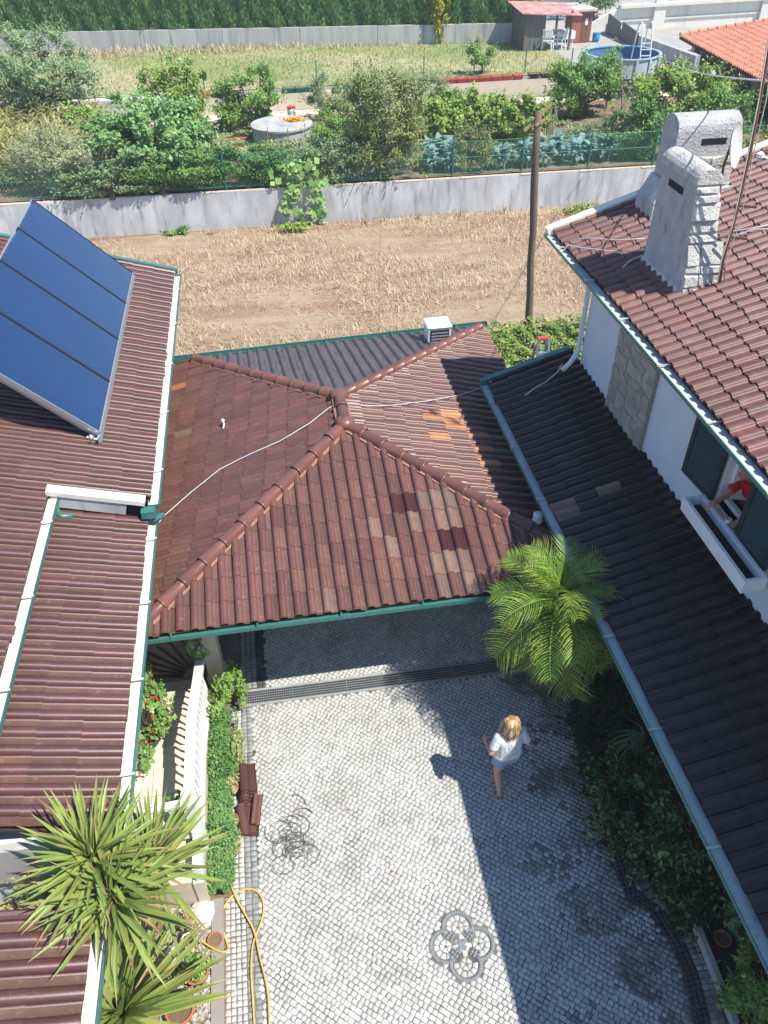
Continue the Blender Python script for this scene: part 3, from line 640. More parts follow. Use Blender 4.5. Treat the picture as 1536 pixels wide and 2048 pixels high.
bush('well_plant', 'small leafy plant left of the concrete well', 'plant', gp(462, 262), (.5, .4, .5), 800, (.1, .22), 'bright', 12, .34, 0, .5)
bush('thicket', 'tangled green thicket filling the fence line under the fig', 'shrub', gp(330, 388), (2.3, .45, .7), 7500, (.08, .16), 'mid', 60, .24, 0, .45)
bush('thicket', 'leafy undergrowth between the well and the fence', 'shrub', gp(560, 345), (2.2, .7, .5), 6500, (.07, .15), 'grey', 60, .22, 0, .4, extra=('lime', .2))
bush('thicket', 'mixed flowering undergrowth left of the tall shrub', 'shrub', gp(690, 300), (1.3, 1.0, .7), 5500, (.08, .16), 'mid', 50, .24, 0, .5, extra=('lime', .3))
bush('thicket', 'pale leafy growth between pale wall and tomato rows', 'shrub', gp(910, 250), (2.0, .7, .7), 6500, (.08, .16), 'lime', 60, .23, 0, .5, extra=('mid', .6))
bush('thicket', 'green growth behind the lettuces right of the pole', 'shrub', gp(1180, 300), (1.6, .8, .5), 4500, (.07, .15), 'grey', 50, .24, 0, .45)
bush('thicket', 'dense growth right of the corn beneath the leafy tree', 'shrub', gp(210, 300), (1.5, 1.0, .9), 5500, (.1, .2), 'bright', 46, .25, 0, .5)
bush('thicket', 'dark leafy mass beside the veranda and chimney', 'shrub', gp(1425, 285), (1.6, .9, 1.0), 6500, (.09, .18), 'mid', 56, .24, 0, .5)
# tomato / bean rows, each a row of staked plants
for i, (p0, py) in enumerate(((885, 285), (940, 282), (995, 285), (1048, 290))):
    bush('tomato_plant', ('bushy staked vegetable plant, %s from the left behind blue cabbages' % ORD[i]), 'plant', gp(p0, py), (1.0, .65, .9), 5200, (.1, .2), 'bright', 46, .26, 0, .6, group='staked vegetable plants')
for i, (p0, py) in enumerate(((640, 268), (665, 262), (690, 272), (650, 285))):
    b = MB(); root = thing('lettuce', 'lime green lettuce right of the concrete well', 'lettuce', gp(p0, py), 'lettuces by the well')
    ribbon_plant(b, gp(p0, py), 26, (.3, .5), .2, (.3, 1.3), .6, seg=3); b.build('leaves', F['lime'], root)
for i in range(9):
    q = gp(1098+i*10, 243-i*2.2); b = MB(); root = thing('lettuce', 'small lime green lettuce in the row by the round tree', 'lettuce', q, 'row of lettuces by the round tree')
    ribbon_plant(b, q, 22, (.22, .36), .18, (.3, 1.3), .6, seg=3); b.build('leaves', F['lime'], root)
# cabbages: individual rosettes sharing a few meshes
cm = []
for k in range(4):
    b = MB(); ribbon_plant(b, (0, 0, .25), 26, (.22, .36), .22, (-.1, 1.2), .75, seg=4, zoff=.35); cm.append(b.mesh('leaves', F['cabbage']))
sm = MB().tube([(0, 0, 0), (0, 0, .45)], .03, 5).mesh('stalk', F['cabbage'])
for i in range(56):
    px_ = random.choice([random.uniform(852, 905), random.uniform(970, 1235), random.uniform(985, 1235)]); py_ = random.uniform(318, 352)-.02*(px_-900)
    q = gp(px_, py_); q[1] = max(q[1], 29.1)
    r = thing('cabbage', 'blue-green cabbage plant in the bed behind the wire fence', 'cabbage', q, 'blue-green cabbages'); m = Matrix.Translation(Vector(q)) @ Matrix.Rotation(random.uniform(0, 6.3), 4, 'Z') @ Matrix.Scale(random.uniform(.9, 1.35), 4)
    place(bpy.data.objects.new('leaves', cm[i % 4]), r, m); place(bpy.data.objects.new('stalk', sm), r, m)
# corn patch
b = MB()
for i in range(330):
    q = gp(random.uniform(-30, 215), random.uniform(268, 380)); 
    if q[1] > 37.5 or q[1] < 29.6: continue
    h = random.uniform(1.0, 1.6); b.tube([q, q+V(random.uniform(-.1,.1), 0, h)], .015, 4)
    for k in range(6): ribbon_plant(b, q+V(0, 0, h*(.3+.12*k)), 2, (.5, .9), .085, (.5, 1.2), 1.1, seg=4)
tag(b.build('corn_patch', F['corn']), 'patch of yellowing corn in the left of the garden', 'corn', kind='stuff')
# weedy ground cover
p, C = crown_pts(44000, (2.5, 33.6, 1.4), (13, 4.6, .3), 420, .06, 1.3, .05); p = p[(p[:,1] > 29) & (p[:,1] < 38.1)]; v = foliage(p, (2, 34, -6), (.08, .18), .5)
tag(npobj('ground_cover', v, qn(len(p)), [F['herb'], F['dry']], None, RNG.integers(0, 2, len(p))), 'low weeds scattered over the vegetable garden soil', 'weeds', kind='stuff')
# hanging vine
vine = thing('pumpkin_vine', 'large leaved vine hanging down over the grey wall', 'vine', atY(600, 470, 28.4))
pp = []; 
for (x0, y0, x1, y1, n, yy) in ((575, 320, 640, 372, 60, 28.5), (562, 372, 600, 428, 45, 28.42), (620, 360, 652, 442, 48, 28.42), (590, 420, 606, 446, 10, 28.42), (540, 330, 600, 375, 40, 28.75)):
    for i in range(n): pp.append(atY(random.uniform(x0, x1), random.uniform(y0, y1), yy-random.uniform(0, .22)))
pp = np.array(pp); n = len(pp)
npobj('foliage', leaf_quads(pp, unit(np.array([0, -1, .7])+RNG.normal(0, .35, (n, 3))), RNG.uniform(.16, .32, n), .95, .5), qn(n), F['pumpkin'], vine)
b = MB()
for x0, x1, z1 in ((585, 575, .45), (632, 640, .3), (600, 597, .25)):
    s = atY(x0, 360, 28.45); e = atY(x1, 430, 28.44); b.tube([s+V(0,0,.3), s, (s+e)/2+V(.08,-.06,0), V(e[0], 28.44, z1)], .018, 5)
b.build('stem', F['pumpkin'], vine)
for px_, py_, r_, fk, nm, lb in ((587, 462, .55, 'bright', 'ground_vine', 'bright green creeper at the wall foot under the vine'), (352, 470, .45, 'mid', 'weed_clump', 'green weed clump at the wall foot left of the vine'), (1165, 425, .9, 'box', 'weed_clump', 'pale weeds at the wall foot near the wooden pole')):
    bush(nm, lb, 'weeds', at(px_, py_, .03), (r_, r_*.45, .16), 700, (.07, .15), fk, 14, .36, 0, .6, part='foliage')
for px_, py_ in ((835, 440), (915, 428), (1165, 398), (700, 372), (355, 615), (1000, 418), (425, 472), (745, 395)):
    q = at(px_, py_, 0); q[1] = min(q[1], 28.1); b = MB(); ribbon_plant(b, q, 16, (.3, .7), .02, (.8, 1.5), .4, seg=3)
    tag(b.build('dead_weed', M['deadstick']), 'dead weed stalks %s' % {835: 'at wall foot, left of the taller pair', 915: 'at wall foot, second from the vine', 1165: 'at the wall foot right of the pole', 700: 'at wall foot just right of the vine', 355: 'on the field beside the left gutter', 1000: 'at wall foot just left of the pole', 425: 'at wall foot, left of the vine', 745: 'thin, against the wall right of the vine'}[px_], 'weed')
# box hedge beside the pavilion
root = thing('box_hedge', 'clipped leafy hedge block behind the porch and pavilion', 'hedge', (6.6, 15.1, 0))
x0, x1, y0, y1 = 4.82, 8.6, 13.9, 16.4; n = 17000; HT = 1.78
u = RNG.uniform(0, 1, (n, 3)); p = np.stack([x0+u[:,0]*(x1-x0), y0+u[:,1]*(y1-y0), HT-np.abs(RNG.normal(0, .07, n))+.07*np.sin(u[:,0]*23)*np.sin(u[:,1]*14)+.05*np.sin(u[:,0]*61+u[:,1]*9)], -1)
k = n//3; p[:k,1] = y0+np.abs(RNG.normal(0, .06, k)); p[:k,2] = RNG.uniform(.05, HT, k)
k2 = k+n//8; p[k:k2,0] = x0+np.abs(RNG.normal(0, .06, k2-k)); p[k:k2,2] = RNG.uniform(.05, HT, k2-k)
npobj('foliage', foliage(p, (6.6, 15.1, -1), (.045, .1), .6, .6), qn(n), [F['box'], F['mid']], root, (RNG.uniform(0, 1, n) < .25).astype(int))
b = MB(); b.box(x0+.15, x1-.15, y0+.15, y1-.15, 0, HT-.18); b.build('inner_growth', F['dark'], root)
# ------------------------------------------------------------------ pavilion (open carport with hipped roof)
pav = thing('pavilion', 'open carport pavilion with brown hipped tile roof in the courtyard', 'building', (1, 10.8, 0))
PS = lambda *p: CAM+(V(*p)-CAM)*1.0385
FL, FR, BR, BL = PS(-2.32,7.15,2.5), PS(4.3,7.15,2.5), PS(4.45,14.8,2.5), PS(-1.7,14.5,2.5)
RF, RB = PS(.93,10.25,3.4), PS(.93,11.08,3.4)
def perp(A, B, P):
    d = (B-A)/np.linalg.norm(B-A); return (P-A)-d*((P-A)@d)
RM = (RF+RB)/2
tl = perp(FL, BL, RM); BLx = BL+(FL-BL)*0+V(-.75, 0, 0); nl = np.cross(np.cross(tl, V(0,0,1)), tl)
def on(O, T, P):   # drop P on the plane through O with up-slope T
    T = T/np.linalg.norm(T); hz = V(T[0], T[1], 0); hz /= np.linalg.norm(hz); S = V(hz[1], -hz[0], 0); n = np.cross(S, T)
    return V(P[0], P[1], O[2]-((P[0]-O[0])*n[0]+(P[1]-O[1])*n[1])/n[2])
def px_idx(get, plist):
    return {k: [get(*p) for p in v] for k, v in plist.items()}
def special(slref, plist):
    d = {}
    def ini():
        s = slref[0]
        for k, v in plist.items():
            for p in v:
                q = onplane(p[0], p[1], s.N, s.O+s.N*.03)-s.O; d[(math.floor((q@s.S-s.s0)/s.w), math.floor((q@s.T)/s.L))] = k
    def f(i, j):
        if not d: ini()
        return d.get((i, j))
    return f
ref = []
sF = Slope(FL, RF-V(RF[0],FL[1],FL[2]), [FL, FR, RF], .2035, .372, .058, 'tile', special(ref, dict(
    tile_tan=[(800,1000),(852,1012),(872,1000),(893,1005),(905,1022),(830,1050),(870,1135),(900,1130),(935,1120),(880,1160),(670,1190),(798,1100),(945,1152),(872,1030),(740,1060)],
    tile_redd=[], tile_red=[(808,1017),(826,1012),(905,1088),(924,1082)]))); ref.append(sF)
ref2 = []
sR = Slope(FR, perp(FR, BR, RM), [FR, BR, RB, RF], .2035, .372, .05, 'tile', special(ref2, dict(
    tile_orange=[(850,830),(893,828),(905,836),(896,840),(918,846),(872,873),(938,868),(954,893),(966,918)], tile_tan=[(981,871),(1000,905)]))); ref2.append(sR)
ref3 = []
sL = Slope(FL, tl, [FL, RF, RB, BL, on(FL, tl, BLx)], .2035, .372, .045, 'tile', special(ref3, dict(tile_orange=[(352,777)], tile_tan=[(350,872)]))); ref3.append(sL)
sB = Slope(BL, perp(BL, BR, RM), [BL, BR, RB], .208, .372, .06, 'tile_grey', lift=.012)
b = MB()
for s in (sF, sR, sL, sB): deck(b, s)
pr_ = b.build('roof', M['deck'], pav)
lay([(pr_, [sF, sR, sL, sB])])
for A, B in ((FL+V(.12,.14,.05), RF), (FR+V(-.12,.14,.05), RF), (BR+V(-.14,-.12,.05), RB), (BL+V(.05,-.05,.03), RB)): ridge_caps(pr_, A, B+V(0,0,.02))
ridge_caps(pr_, RF+V(0,-.05,.05), RB+V(0,.05,.05), L=.45)
for q in (RF, RB):
    b = MB(); b.lathe(q+V(0,0,.02), [(.17, 0), (.16, .07), (.11, .12), (.05, .135)], 10); b.build('ridge_knob', M['ridge'], pr_, True)
gutter(pav, FL+V(-.05,.02,-.02), FR+V(.1,.02,-.02), .085, .05, (0,-1,0), 'green', 'green', clips=1.1)
q0, q1 = PS(-2.5,14.5,2.53), PS(4.55,14.86,2.53); gutter(pav, q0, q1, .13, .1, (0,1,0), 'green', 'green', clips=1.4)
b = MB(); b.beam(FL+V(0,.13,-.17), FR+V(0,.13,-.17), .05, .2); b.build('fascia', M['whitep'], pav)
for (x0, x1, y0, y1) in ((-1.68, -1.44, 8.25, 8.5), (3.9, 4.15, 7.6, 7.85), (-1.68, -1.44, 13.6, 13.85), (3.9, 4.15, 13.6, 13.85)):
    b = MB(); b.box(x0, x1, y0, y1, -.02, 2.14); b.box(x0-.03, x1+.03, y0-.03, y1+.03, 0, .16); b.box(x0-.03, x1+.03, y0-.03, y1+.03, 2.0, 2.13); b.build('pillar', M['stone'], pav)
b = MB(); b.box(-1.4, 3.88, 13.62, 13.8, -.02, 2.1); b.build('back_wall', M['concb'], pav)
b = MB(); b.box(-1.45, 3.9, 7.75, 13.6, 2.1, 2.13); b.build('bounce_ceiling', M['white'], pav)  # unseen pale ceiling added to bounce light onto the carport floor
ch = thing('vent_chimney', 'small white box chimney with grille at the pavilion back eave', 'chimney', (3.4, 14.65, 2.2))
b = MB(); b.box(3.16, 3.64, 14.43, 14.87, 2.1, 2.76); b.build('stack', M['whitep'], ch)
b = MB(); b.hexa([(3.14,14.41,2.765),(3.66,14.41,2.765),(3.66,14.89,2.765),(3.14,14.89,2.765)], [(3.22,14.5,2.82),(3.58,14.5,2.82),(3.58,14.8,2.82),(3.22,14.8,2.82)]); b.build('cap', M['whitep'], ch)
b = MB(); b.box(3.2, 3.6, 14.416, 14.428, 2.32, 2.71); b.build('grille_back', M['dark'], ch)
for i in range(5):
    b = MB(); b.box(3.22, 3.58, 14.402, 14.414, 2.36+i*.068, 2.39+i*.068); b.build('louvre', M['steel'], ch)
def pavz(x, y):
    z = 9
    for s in (sF, sR, sL, sB): z = min(z, on(s.O, s.T, (x, y))[2])
    return z
def on_pav(px_, py_, dz=.07):
    z = 2.8
    for i in range(12): q = at(px_, py_, z); z = pavz(q[0], q[1])+dz
    return at(px_, py_, z)
b = MB(); P = [on_pav(*p) for p in ((305,1060),(330,1030),(380,986),(440,938),(500,908),(560,882),(620,846),(655,818),(672,806),(690,806),(735,812),(780,811),(860,801),(920,790),(958,777))]
P.append(V(3.75, 11.75, 3.02)); b.tube(P, .0075, 5); tag(b.build('roof_cable', M['cable'], None, True), 'white cable draped across the pavilion roof', 'cable')
q = on_pav(446, 857); b = MB(); b.tube([q, q+V(.03,.07,.05), q+V(.01,.11,.08)], .013, 6); b.lathe(q+V(.01,.12,.06), [(.015, 0), (.032, .02), (.032, .04), (.012, .06)], 8)
tag(b.build('bracket', M['whitep']), 'small white bracket standing on the pavilion left roof slope', 'bracket')

# ------------------------------------------------------------------ left house
lh = thing('left_house', 'long low house with glazed plum tile roof carrying solar panels', 'house', (-5, 9, 0))
TL = V(-1,0,.3); OL = V(-2.08,0,3.1); LW, LL = .228, .455
XB = -2.08-3*LL/1.044
P4 = lambda O, T, x0, x1, y0, y1: [on(O, T, (x, y)) for x, y in ((x0, y0), (x0, y1), (x1, y1), (x1, y0))]
sA = Slope(OL, TL, P4(OL, TL, -2.08, -7.2, 9.25, 17.45), LW, LL, .07, 'tile_dark', s0=.04, lift=.012)
sB2 = Slope(OL, TL, P4(OL, TL, XB, -6.6, 2.2, 9.25), LW, LL, .07, 'tile_dark', s0=.04, lift=.012)
OC, TC = V(-2.15,0,2.85), V(-1,0,.28)
sC = Slope(OC, TC, P4(OC, TC, -2.15, -3.62, 4.3, 9.2), LW, LL, .07, 'tile_dark', s0=.1, lift=.012)
OD = V(-2.26,0,2.85); sD = Slope(OD, TC, P4(OD, TC, -2.26, -4.4, 1.2, 3.52), LW, LL, .07, 'tile_dark', s0=.02, lift=.012)
b = MB()
for s in (sA, sB2): deck(b, s)
r1 = b.build('roof', M['deck'], lh)
b = MB()
for s in (sC, sD): deck(b, s)
r2 = b.build('porch_roof', M['deck'], lh)
lay([(r1, [sA, sB2]), (r2, [sC, sD])])
gutter(lh, V(-2.1,9.15,3.1), V(-2.1,17.4,3.1), .15, .05, (1,0,0), 'green', 'cream', clips=1.5)
gutter(lh, V(XB-.03,2.2,3.49), V(XB-.03,9.22,3.49), .16, .05, (1,0,0), 'green', 'cream', clips=1.3)
gutter(lh, V(-2.17,4.25,2.85), V(-2.17,9.3,2.85), .15, .05, (1,0,0), 'green', 'cream', clips=1.2)
gutter(lh, V(-2.28,1.2,2.85), V(-2.28,3.55,2.85), .15, .05, (1,0,0), 'green', 'cream', clips=1.2)
e0, e1 = on(OL, TL, (XB-.02, 9.2)), on(OL, TL, (-2.13, 9.2))
b = MB(); b.beam(e0+V(0,-.04,.06), e1+V(0,-.04,.06), .17, .07); b.build('coping', M['concw'], lh)
b = MB(); b.beam(e0+V(.02,-.08,-.09), e1+V(-.28,-.08,-.01), .05, .2); b.build('fascia', M['conc2'], lh)
b = MB(); b.box(XB, -2.2, 9.16, 9.24, 2.8, 3.12); b.build('step_wall', M['dark'], lh)
b = MB(); c = V(XB+.06, 9.05, 3.4); b.tube([c, c+V(0,-.02,-.18), c+V(.06,-.03,-.24), c+V(.2,-.03,-.24)], .05, 8); b.build('downspout', M['green'], lh, True)
b = MB(); c = V(-2.05, 9.08, 3.03); b.box(-2.2,-2.0,8.98,9.12,2.98,3.1); b.tube([c, c+V(0.02,-.05,-.1), c+V(.1,.12,-.2)], .05, 8); b.build('downspout', M['green'], lh)
v0, v1 = on(OL, TL, (-2.02, 17.5)), on(OL, TL, (-7.2, 17.5)); b = MB(); b.beam(v0+V(0,.05,.03), v1+V(0,.05,.03), .12, .1); b.build('verge_flashing', M['green'], lh)
b = MB(); b.box(-7.2, -2.9, 4.3, 17.0, -.02, 2.8); b.build('wall', M['white'], lh)
b = MB(); b.box(-4.6, -2.45, 4.2, 4.29, 2.3, 2.9); b.build('end_wall', M['conc2'], lh)
b = MB(); b.box(-4.4, -2.5, 3.36, 3.5, .1, 2.8); b.build('end_wall', M['white'], lh)
# solar collectors on a rack
rack = thing('panel_rack', 'aluminium rack holding the solar panels up from the roof', 'rack', (-3.6, 13.5, 3.4))
B0, T0 = V(-2.88,0,3.52), V(-4.46,0,5.15); ax = (T0-B0); Ls = np.linalg.norm(ax); ax /= Ls; nz = np.cross(ax, V(0,1,0)); nz = nz if nz[2] > 0 else -nz
b = MB(); b.beam(V(-2.84,10.38,3.44), V(-2.84,16.66,3.44), .045, .05); b.build('rail', M['alu'], rack)
b = MB(); b.beam(V(-4.40,10.4,5.02), V(-4.40,16.6,5.02), .05, .05); b.build('rail', M['alu'], rack)
for y in (10.6, 12.5, 14.5, 16.4):
    z0 = on(OL, TL, (-4.5, y))[2]
    b = MB(); b.beam(V(-4.42,y,5.0), V(-4.55,y,z0+.03), .05, .05); b.build('strut', M['alu'], rack)
    b = MB(); b.beam(V(-2.9,y,3.42), V(-4.45,y,5.03), .05, .05); b.build('rafter', M['alu'], rack)
    b = MB(); b.beam(V(-2.85,y,3.3), V(-4.6,y,z0+.06), .05, .04); b.build('foot_rail', M['alu'], rack)
for i, lb in enumerate(('nearest of four blue solar panels on the left roof', 'second blue solar panel from the near end of the left roof', 'third blue solar panel from the near end of the left roof', 'farthest of four blue solar panels, nearest the grey wall')):
    y0 = 10.5+i*1.515; y1 = y0+1.495
    sp = thing('solar_panel', lb, 'solar panel', (-2.9, (y0+y1)/2, 3.5), 'solar panels on the left roof')
    C = lambda t, y, n: B0+ax*t+V(0, y, 0)+nz*n
    b = MB(); b.hexa([C(.02,y0+.03,.0), C(Ls-.03,y0+.03,.0), C(Ls-.03,y1-.03,.0), C(.02,y1-.03,.0)], [C(.02,y0+.03,.065), C(Ls-.03,y0+.03,.065), C(Ls-.03,y1-.03,.065), C(.02,y1-.03,.065)]); b.build('glass', M['glass'], sp)
    for ta, ya, tb, yb in ((0,y0,Ls,y0),(0,y1,Ls,y1),(0,y0,0,y1),(Ls,y0,Ls,y1)):
        b = MB(); b.beam(C(ta,ya,.03), C(tb,yb,.03), .022, .08, nz); b.build('frame_bar', M['alu'] if (ta == tb or (i == 0 and ya == yb == y0)) else M['blackp'], sp)
b = MB(); p = C(-.02,10.5,.05)
b.tube([p+V(.0,-.03,.0), p+V(-.05,-.1,-.04), p+V(-.18,-.1,.02)], .02, 6); b.lathe(p+V(-.12,-.1,-.05), [(.03,0),(.045,.03),(.045,.07),(.02,.1)], 8); b.build('pipe_fitting', M['alu'], rack)

# ------------------------------------------------------------------ right house
rh = thing('right_house', 'white two-storey house with brown tile roof and porch roof', 'house', (9, 6, 0))
OU, TU = V(4.75,0,5.45), V(1,0,.32)
sU = Slope(OU, TU, P4(OU, TU, 4.75, 9.6, -3.0, 12.22), .178, .292, .046, 'tile_up', s0=.03, lift=.024)
OP, TP = V(3.73,0,2.89), V(1.52,0,.49)
ref4 = []
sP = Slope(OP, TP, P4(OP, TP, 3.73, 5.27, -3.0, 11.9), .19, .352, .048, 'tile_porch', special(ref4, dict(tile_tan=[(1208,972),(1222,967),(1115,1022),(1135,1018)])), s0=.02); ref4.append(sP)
b = MB(); deck(b, sU); b.extr([V(9.6,-3,7.0), V(9.6,12.22,7.0), V(14.5,12.22,5.4), V(14.5,-3,5.4)], V(0,0,-.06)); r1 = b.build('roof', M['deck'], rh)
b = MB(); deck(b, sP); r2 = b.build('porch_roof', M['deck'], rh)
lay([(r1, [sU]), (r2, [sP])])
gutter(rh, V(4.78,-3,5.44), V(4.78,12.25,5.44), .17, .03, (-1,0,0), 'green', 'gutin', clips=1.25)
gutter(rh, V(3.76,-3,2.88), V(3.76,11.92,2.88), .16, .03, (-1,0,0), 'green', 'gutin', clips=1.25)
v0, v1 = on(OU, TU, (4.66, 12.3)), on(OU, TU, (9.6, 12.3)); b = MB(); b.beam(v0+V(0,0,.03), v1+V(0,0,.03), .16, .13); b.build('verge_flashing', M['cream'], rh)
v0, v1 = on(OP, TP, (3.62, 11.97)), on(OP, TP, (5.25, 11.97)); b = MB(); b.beam(v0+V(0,0,.02), v1+V(0,0,.02), .12, .1); b.build('porch_verge', M['green'], rh)
wy0, wy1, wz0, wz1 = 5.56, 6.8, 4.02, 5.2
b = MB()
for y0, y1, z0, z1 in ((-2,wy0,-.02,5.5),(wy1,11.45,-.02,5.5),(wy0,wy1,-.02,wz0),(wy0,wy1,wz1,5.5)): b.box(5.25, 5.5, y0, y1, z0, z1)
b.box(5.5, 14, 11.2, 11.45, -.02, 5.5); b.add([(5.5,11.44,5.5),(14,11.44,5.5),(9.6,11.44,6.9)], [(0,1,2)])
b.build('wall', M['white'], rh)
b = MB(); b.box(4.88, 5.25, .6, 11.45, 5.34, 5.37); b.build('soffit', M['whitep'], rh)
b = MB(); b.box(5.5, 8.2, 4.6, 8.2, 3.3, 3.35); b.box(8.15, 8.2, 4.6, 8.2, 3.35, 5.4); b.box(5.5, 8.15, 4.6, 4.65, 3.35, 5.4); b.box(5.5, 8.15, 8.15, 8.2, 3.35, 5.4); b.box(5.5, 8.2, 4.6, 8.2, 5.4, 5.45); b.build('room', M['dark'], rh)
# stone cladding panel of irregular slabs
b = MB(); b.box(5.2, 5.25, 8.8, 10.12, 3.1, 5.34); cl = b.build('cladding', M['grout'], rh)
rows = 15; gx = 8
gridp = [[(8.81+1.3*(j/gx)+(random.uniform(-.045,.045) if 0 < j < gx else 0)+(0.07 if (i % 2 and 0 < j < gx) else 0), 3.12+2.2*(i/rows)+(random.uniform(-.045,.045) if 0 < i < rows else 0)) for j in range(gx+1)] for i in range(rows+1)]
for i in range(rows):
    for j in range(gx):
        c = [gridp[i][j], gridp[i][j+1], gridp[i+1][j+1], gridp[i+1][j]]; m_ = np.mean(c, axis=0); c = [m_+(np.array(p)-m_)*.95 for p in c]; d = random.uniform(.008,.022)
        b = MB(); b.hexa([(5.2,p[0],p[1]) for p in c], [(5.2-d,p[0],p[1]) for p in c]); b.build('stone_slab', M['slab'], cl)
# downpipe
b = MB(); b.tube([(5.2,11.5,5.35),(5.2,11.5,3.68),(5.14,11.45,3.56),(5.02,11.36,3.47),(4.87,11.3,3.38)], .045, 8); b.build('downpipe', M['whitep'], rh, True)
# window: frame, sill, shutters, flower box
b = MB(); b.box(5.14, 5.5, wy0-.04, wy1+.04, wz0-.05, wz0); b.build('window_sill', M['stone'], rh)
wf = MB()
for a_, c_ in (((wy0,wz0),(wy0+.06,wz1)),((wy1-.06,wz0),(wy1,wz1)),((wy0+.06,wz0),(wy1-.06,wz0+.06)),((wy0+.06,wz1-.06),(wy1-.06,wz1))): wf.box(5.34, 5.40, a_[0], c_[0], a_[1], c_[1])
wfo = wf.build('window_frame', M['whitep'], rh)
b = MB(); b.hexa([(5.4,6.74,4.08),(5.42,6.76,4.08),(5.95,6.6,4.08),(5.93,6.58,4.08)], [(5.4,6.74,5.14),(5.42,6.76,5.14),(5.95,6.6,5.14),(5.93,6.58,5.14)]); b.build('casement', M['whitep'], wfo)
def shutter(hy, hx, ang, W, z0, z1):
    """louvred leaf hinged at (hx, hy), swinging by ang from the wall line"""
    d = V(-math.sin(ang), math.cos(ang), 0); n = V(-d[1], d[0], 0); o = V(hx, hy, 0)
    if W < 0: d = -d; W = -W
    b = MB()
    for s0, s1, za, zb in ((0,.07,z0,z1),(W-.07,W,z0,z1),(.07,W-.07,z0,z0+.08),(.07,W-.07,z1-.08,z1)):
        b.hexa([o+d*s0+n*.02+V(0,0,za), o+d*s1+n*.02+V(0,0,za), o+d*s1-n*.02+V(0,0,za), o+d*s0-n*.02+V(0,0,za)], [o+d*s0+n*.02+V(0,0,zb), o+d*s1+n*.02+V(0,0,zb), o+d*s1-n*.02+V(0,0,zb), o+d*s0-n*.02+V(0,0,zb)])
    sh = b.build('shutter', M['shutter'], rh); z = z0+.1
    while z < z1-.1:
        b = MB(); b.hexa([o+d*.07+n*.018+V(0,0,z-.02), o+d*(W-.07)+n*.018+V(0,0,z-.02), o+d*(W-.07)-n*.012+V(0,0,z+.02), o+d*.07-n*.012+V(0,0,z+.02)], [o+d*.07+n*.018+V(0,0,z-.012), o+d*(W-.07)+n*.018+V(0,0,z-.012), o+d*(W-.07)-n*.012+V(0,0,z+.028), o+d*.07-n*.012+V(0,0,z+.028)])
        b.build('louvre', M['shutter'], sh); z += .045
shutter(6.83, 5.2, .1, .68, 4.0, 5.18)
shutter(5.55, 5.19, .05, .62, 4.0, 5.18)
fb = thing('window_box', 'white empty flower box below the shuttered window', 'window box', (5.0, 6.1, 3.8))
x0, x1, y0, y1, z0, z1 = 4.86, 5.14, 5.4, 6.92, 3.86, 4.05; b = MB()
b.box(x0, x0+.04, y0, y1, z0, z1); b.box(x1-.04, x1, y0, y1, z0, z1); b.box(x0+.04, x1-.04, y0, y0+.04, z0, z1); b.box(x0+.04, x1-.04, y1-.04, y1, z0, z1); b.box(x0+.04, x1-.04, y0+.04, y1-.04, z0, z0+.03); b.build('box_wall', M['whitep'], fb)
b = MB(); b.box(x0+.041, x1-.041, y0+.041, y1-.041, z0+.035, z0+.07); b.build('soil', M['dark'], fb)
b = MB(); b.box(x1, 5.25, y0+.2, y0+.3, z0, z0+.1); b.box(x1, 5.25, y1-.3, y1-.2, z0, z0+.1); b.build('support', M['whitep'], fb)
# chimneys: stucco body, stone blocks on the face to the courtyard end, arched top
def arch_chimney(name, label, x0, x1, y0, y1, zb, zs, along, slot):
    """along='y': vault runs along y (arch seen at the y0 end); 'x': along x"""
    t = thing(name, label, 'chimney', ((x0+x1)/2, (y0+y1)/2, zb)); b = MB(); n = 8
    if along == 'y':
        r = (x1-x0)/2; prof = [(x0, zb), (x0, zs)]+[((x0+x1)/2-r*math.cos(pi*i/n), zs+.16*math.sin(pi*i/n)) for i in range(1, n)]+[(x1, zs), (x1, zb)]
        b.extr([(p[0], y0, p[1]) for p in prof][::-1], (0, y1-y0, 0)); b.build('stack', M['stucco'], t, False)
        b = MB(); b.box(x0-.004, x0+.01, slot[0], slot[1], slot[2], slot[3]); b.build('smoke_slot', M['dark'], t)
        b = MB(); cp = [(x0-.03, zs-.02)]+[((x0+x1)/2-(r+.03)*math.cos(pi*i/n), zs+.02+.19*math.sin(pi*i/n)) for i in range(0, n+1)]+[(x1+.03, zs-.02)]
        b.extr([(p[0], y0-.03, p[1]) for p in cp][::-1], (0, y1-y0+.06, 0)); b.build('cap', M['rubble'], t)
    else:
        r = (y1-y0)/2; prof = [(y0, zb), (y0, zs)]+[((y0+y1)/2-r*math.cos(pi*i/n), zs+.2*math.sin(pi*i/n)) for i in range(1, n)]+[(y1, zs), (y1, zb)]
        b.extr([(x0, p[0], p[1]) for p in prof], (x1-x0, 0, 0)); b.build('stack', M['stucco'], t)
        b = MB(); b.box(slot[0], slot[1], y0-.004, y0+.01, slot[2], slot[3]); b.build('smoke_slot', M['dark'], t)
    return t
c1 = thing('stone_chimney', 'near rough stone chimney with arched top on the right roof', 'chimney', (5.7, 9.8, 5.6))
CX = lambda z: np.interp(z, (5.5, 6.1, 6.25, 7.2), (6.0, 5.97, 5.88, 5.74)); CY = lambda z: np.interp(z, (5.5, 6.1, 6.25, 7.2), (9.14, 9.18, 9.26, 9.4))
zz = (5.5, 6.1, 6.25, 6.7, 7.06); b = MB()
for z in zz: b.v += [(5.45, CY(z), z), (CX(z), CY(z), z), (CX(z), 10.36-.02*(z-5.5), z), (5.45, 10.36-.02*(z-5.5), z)]
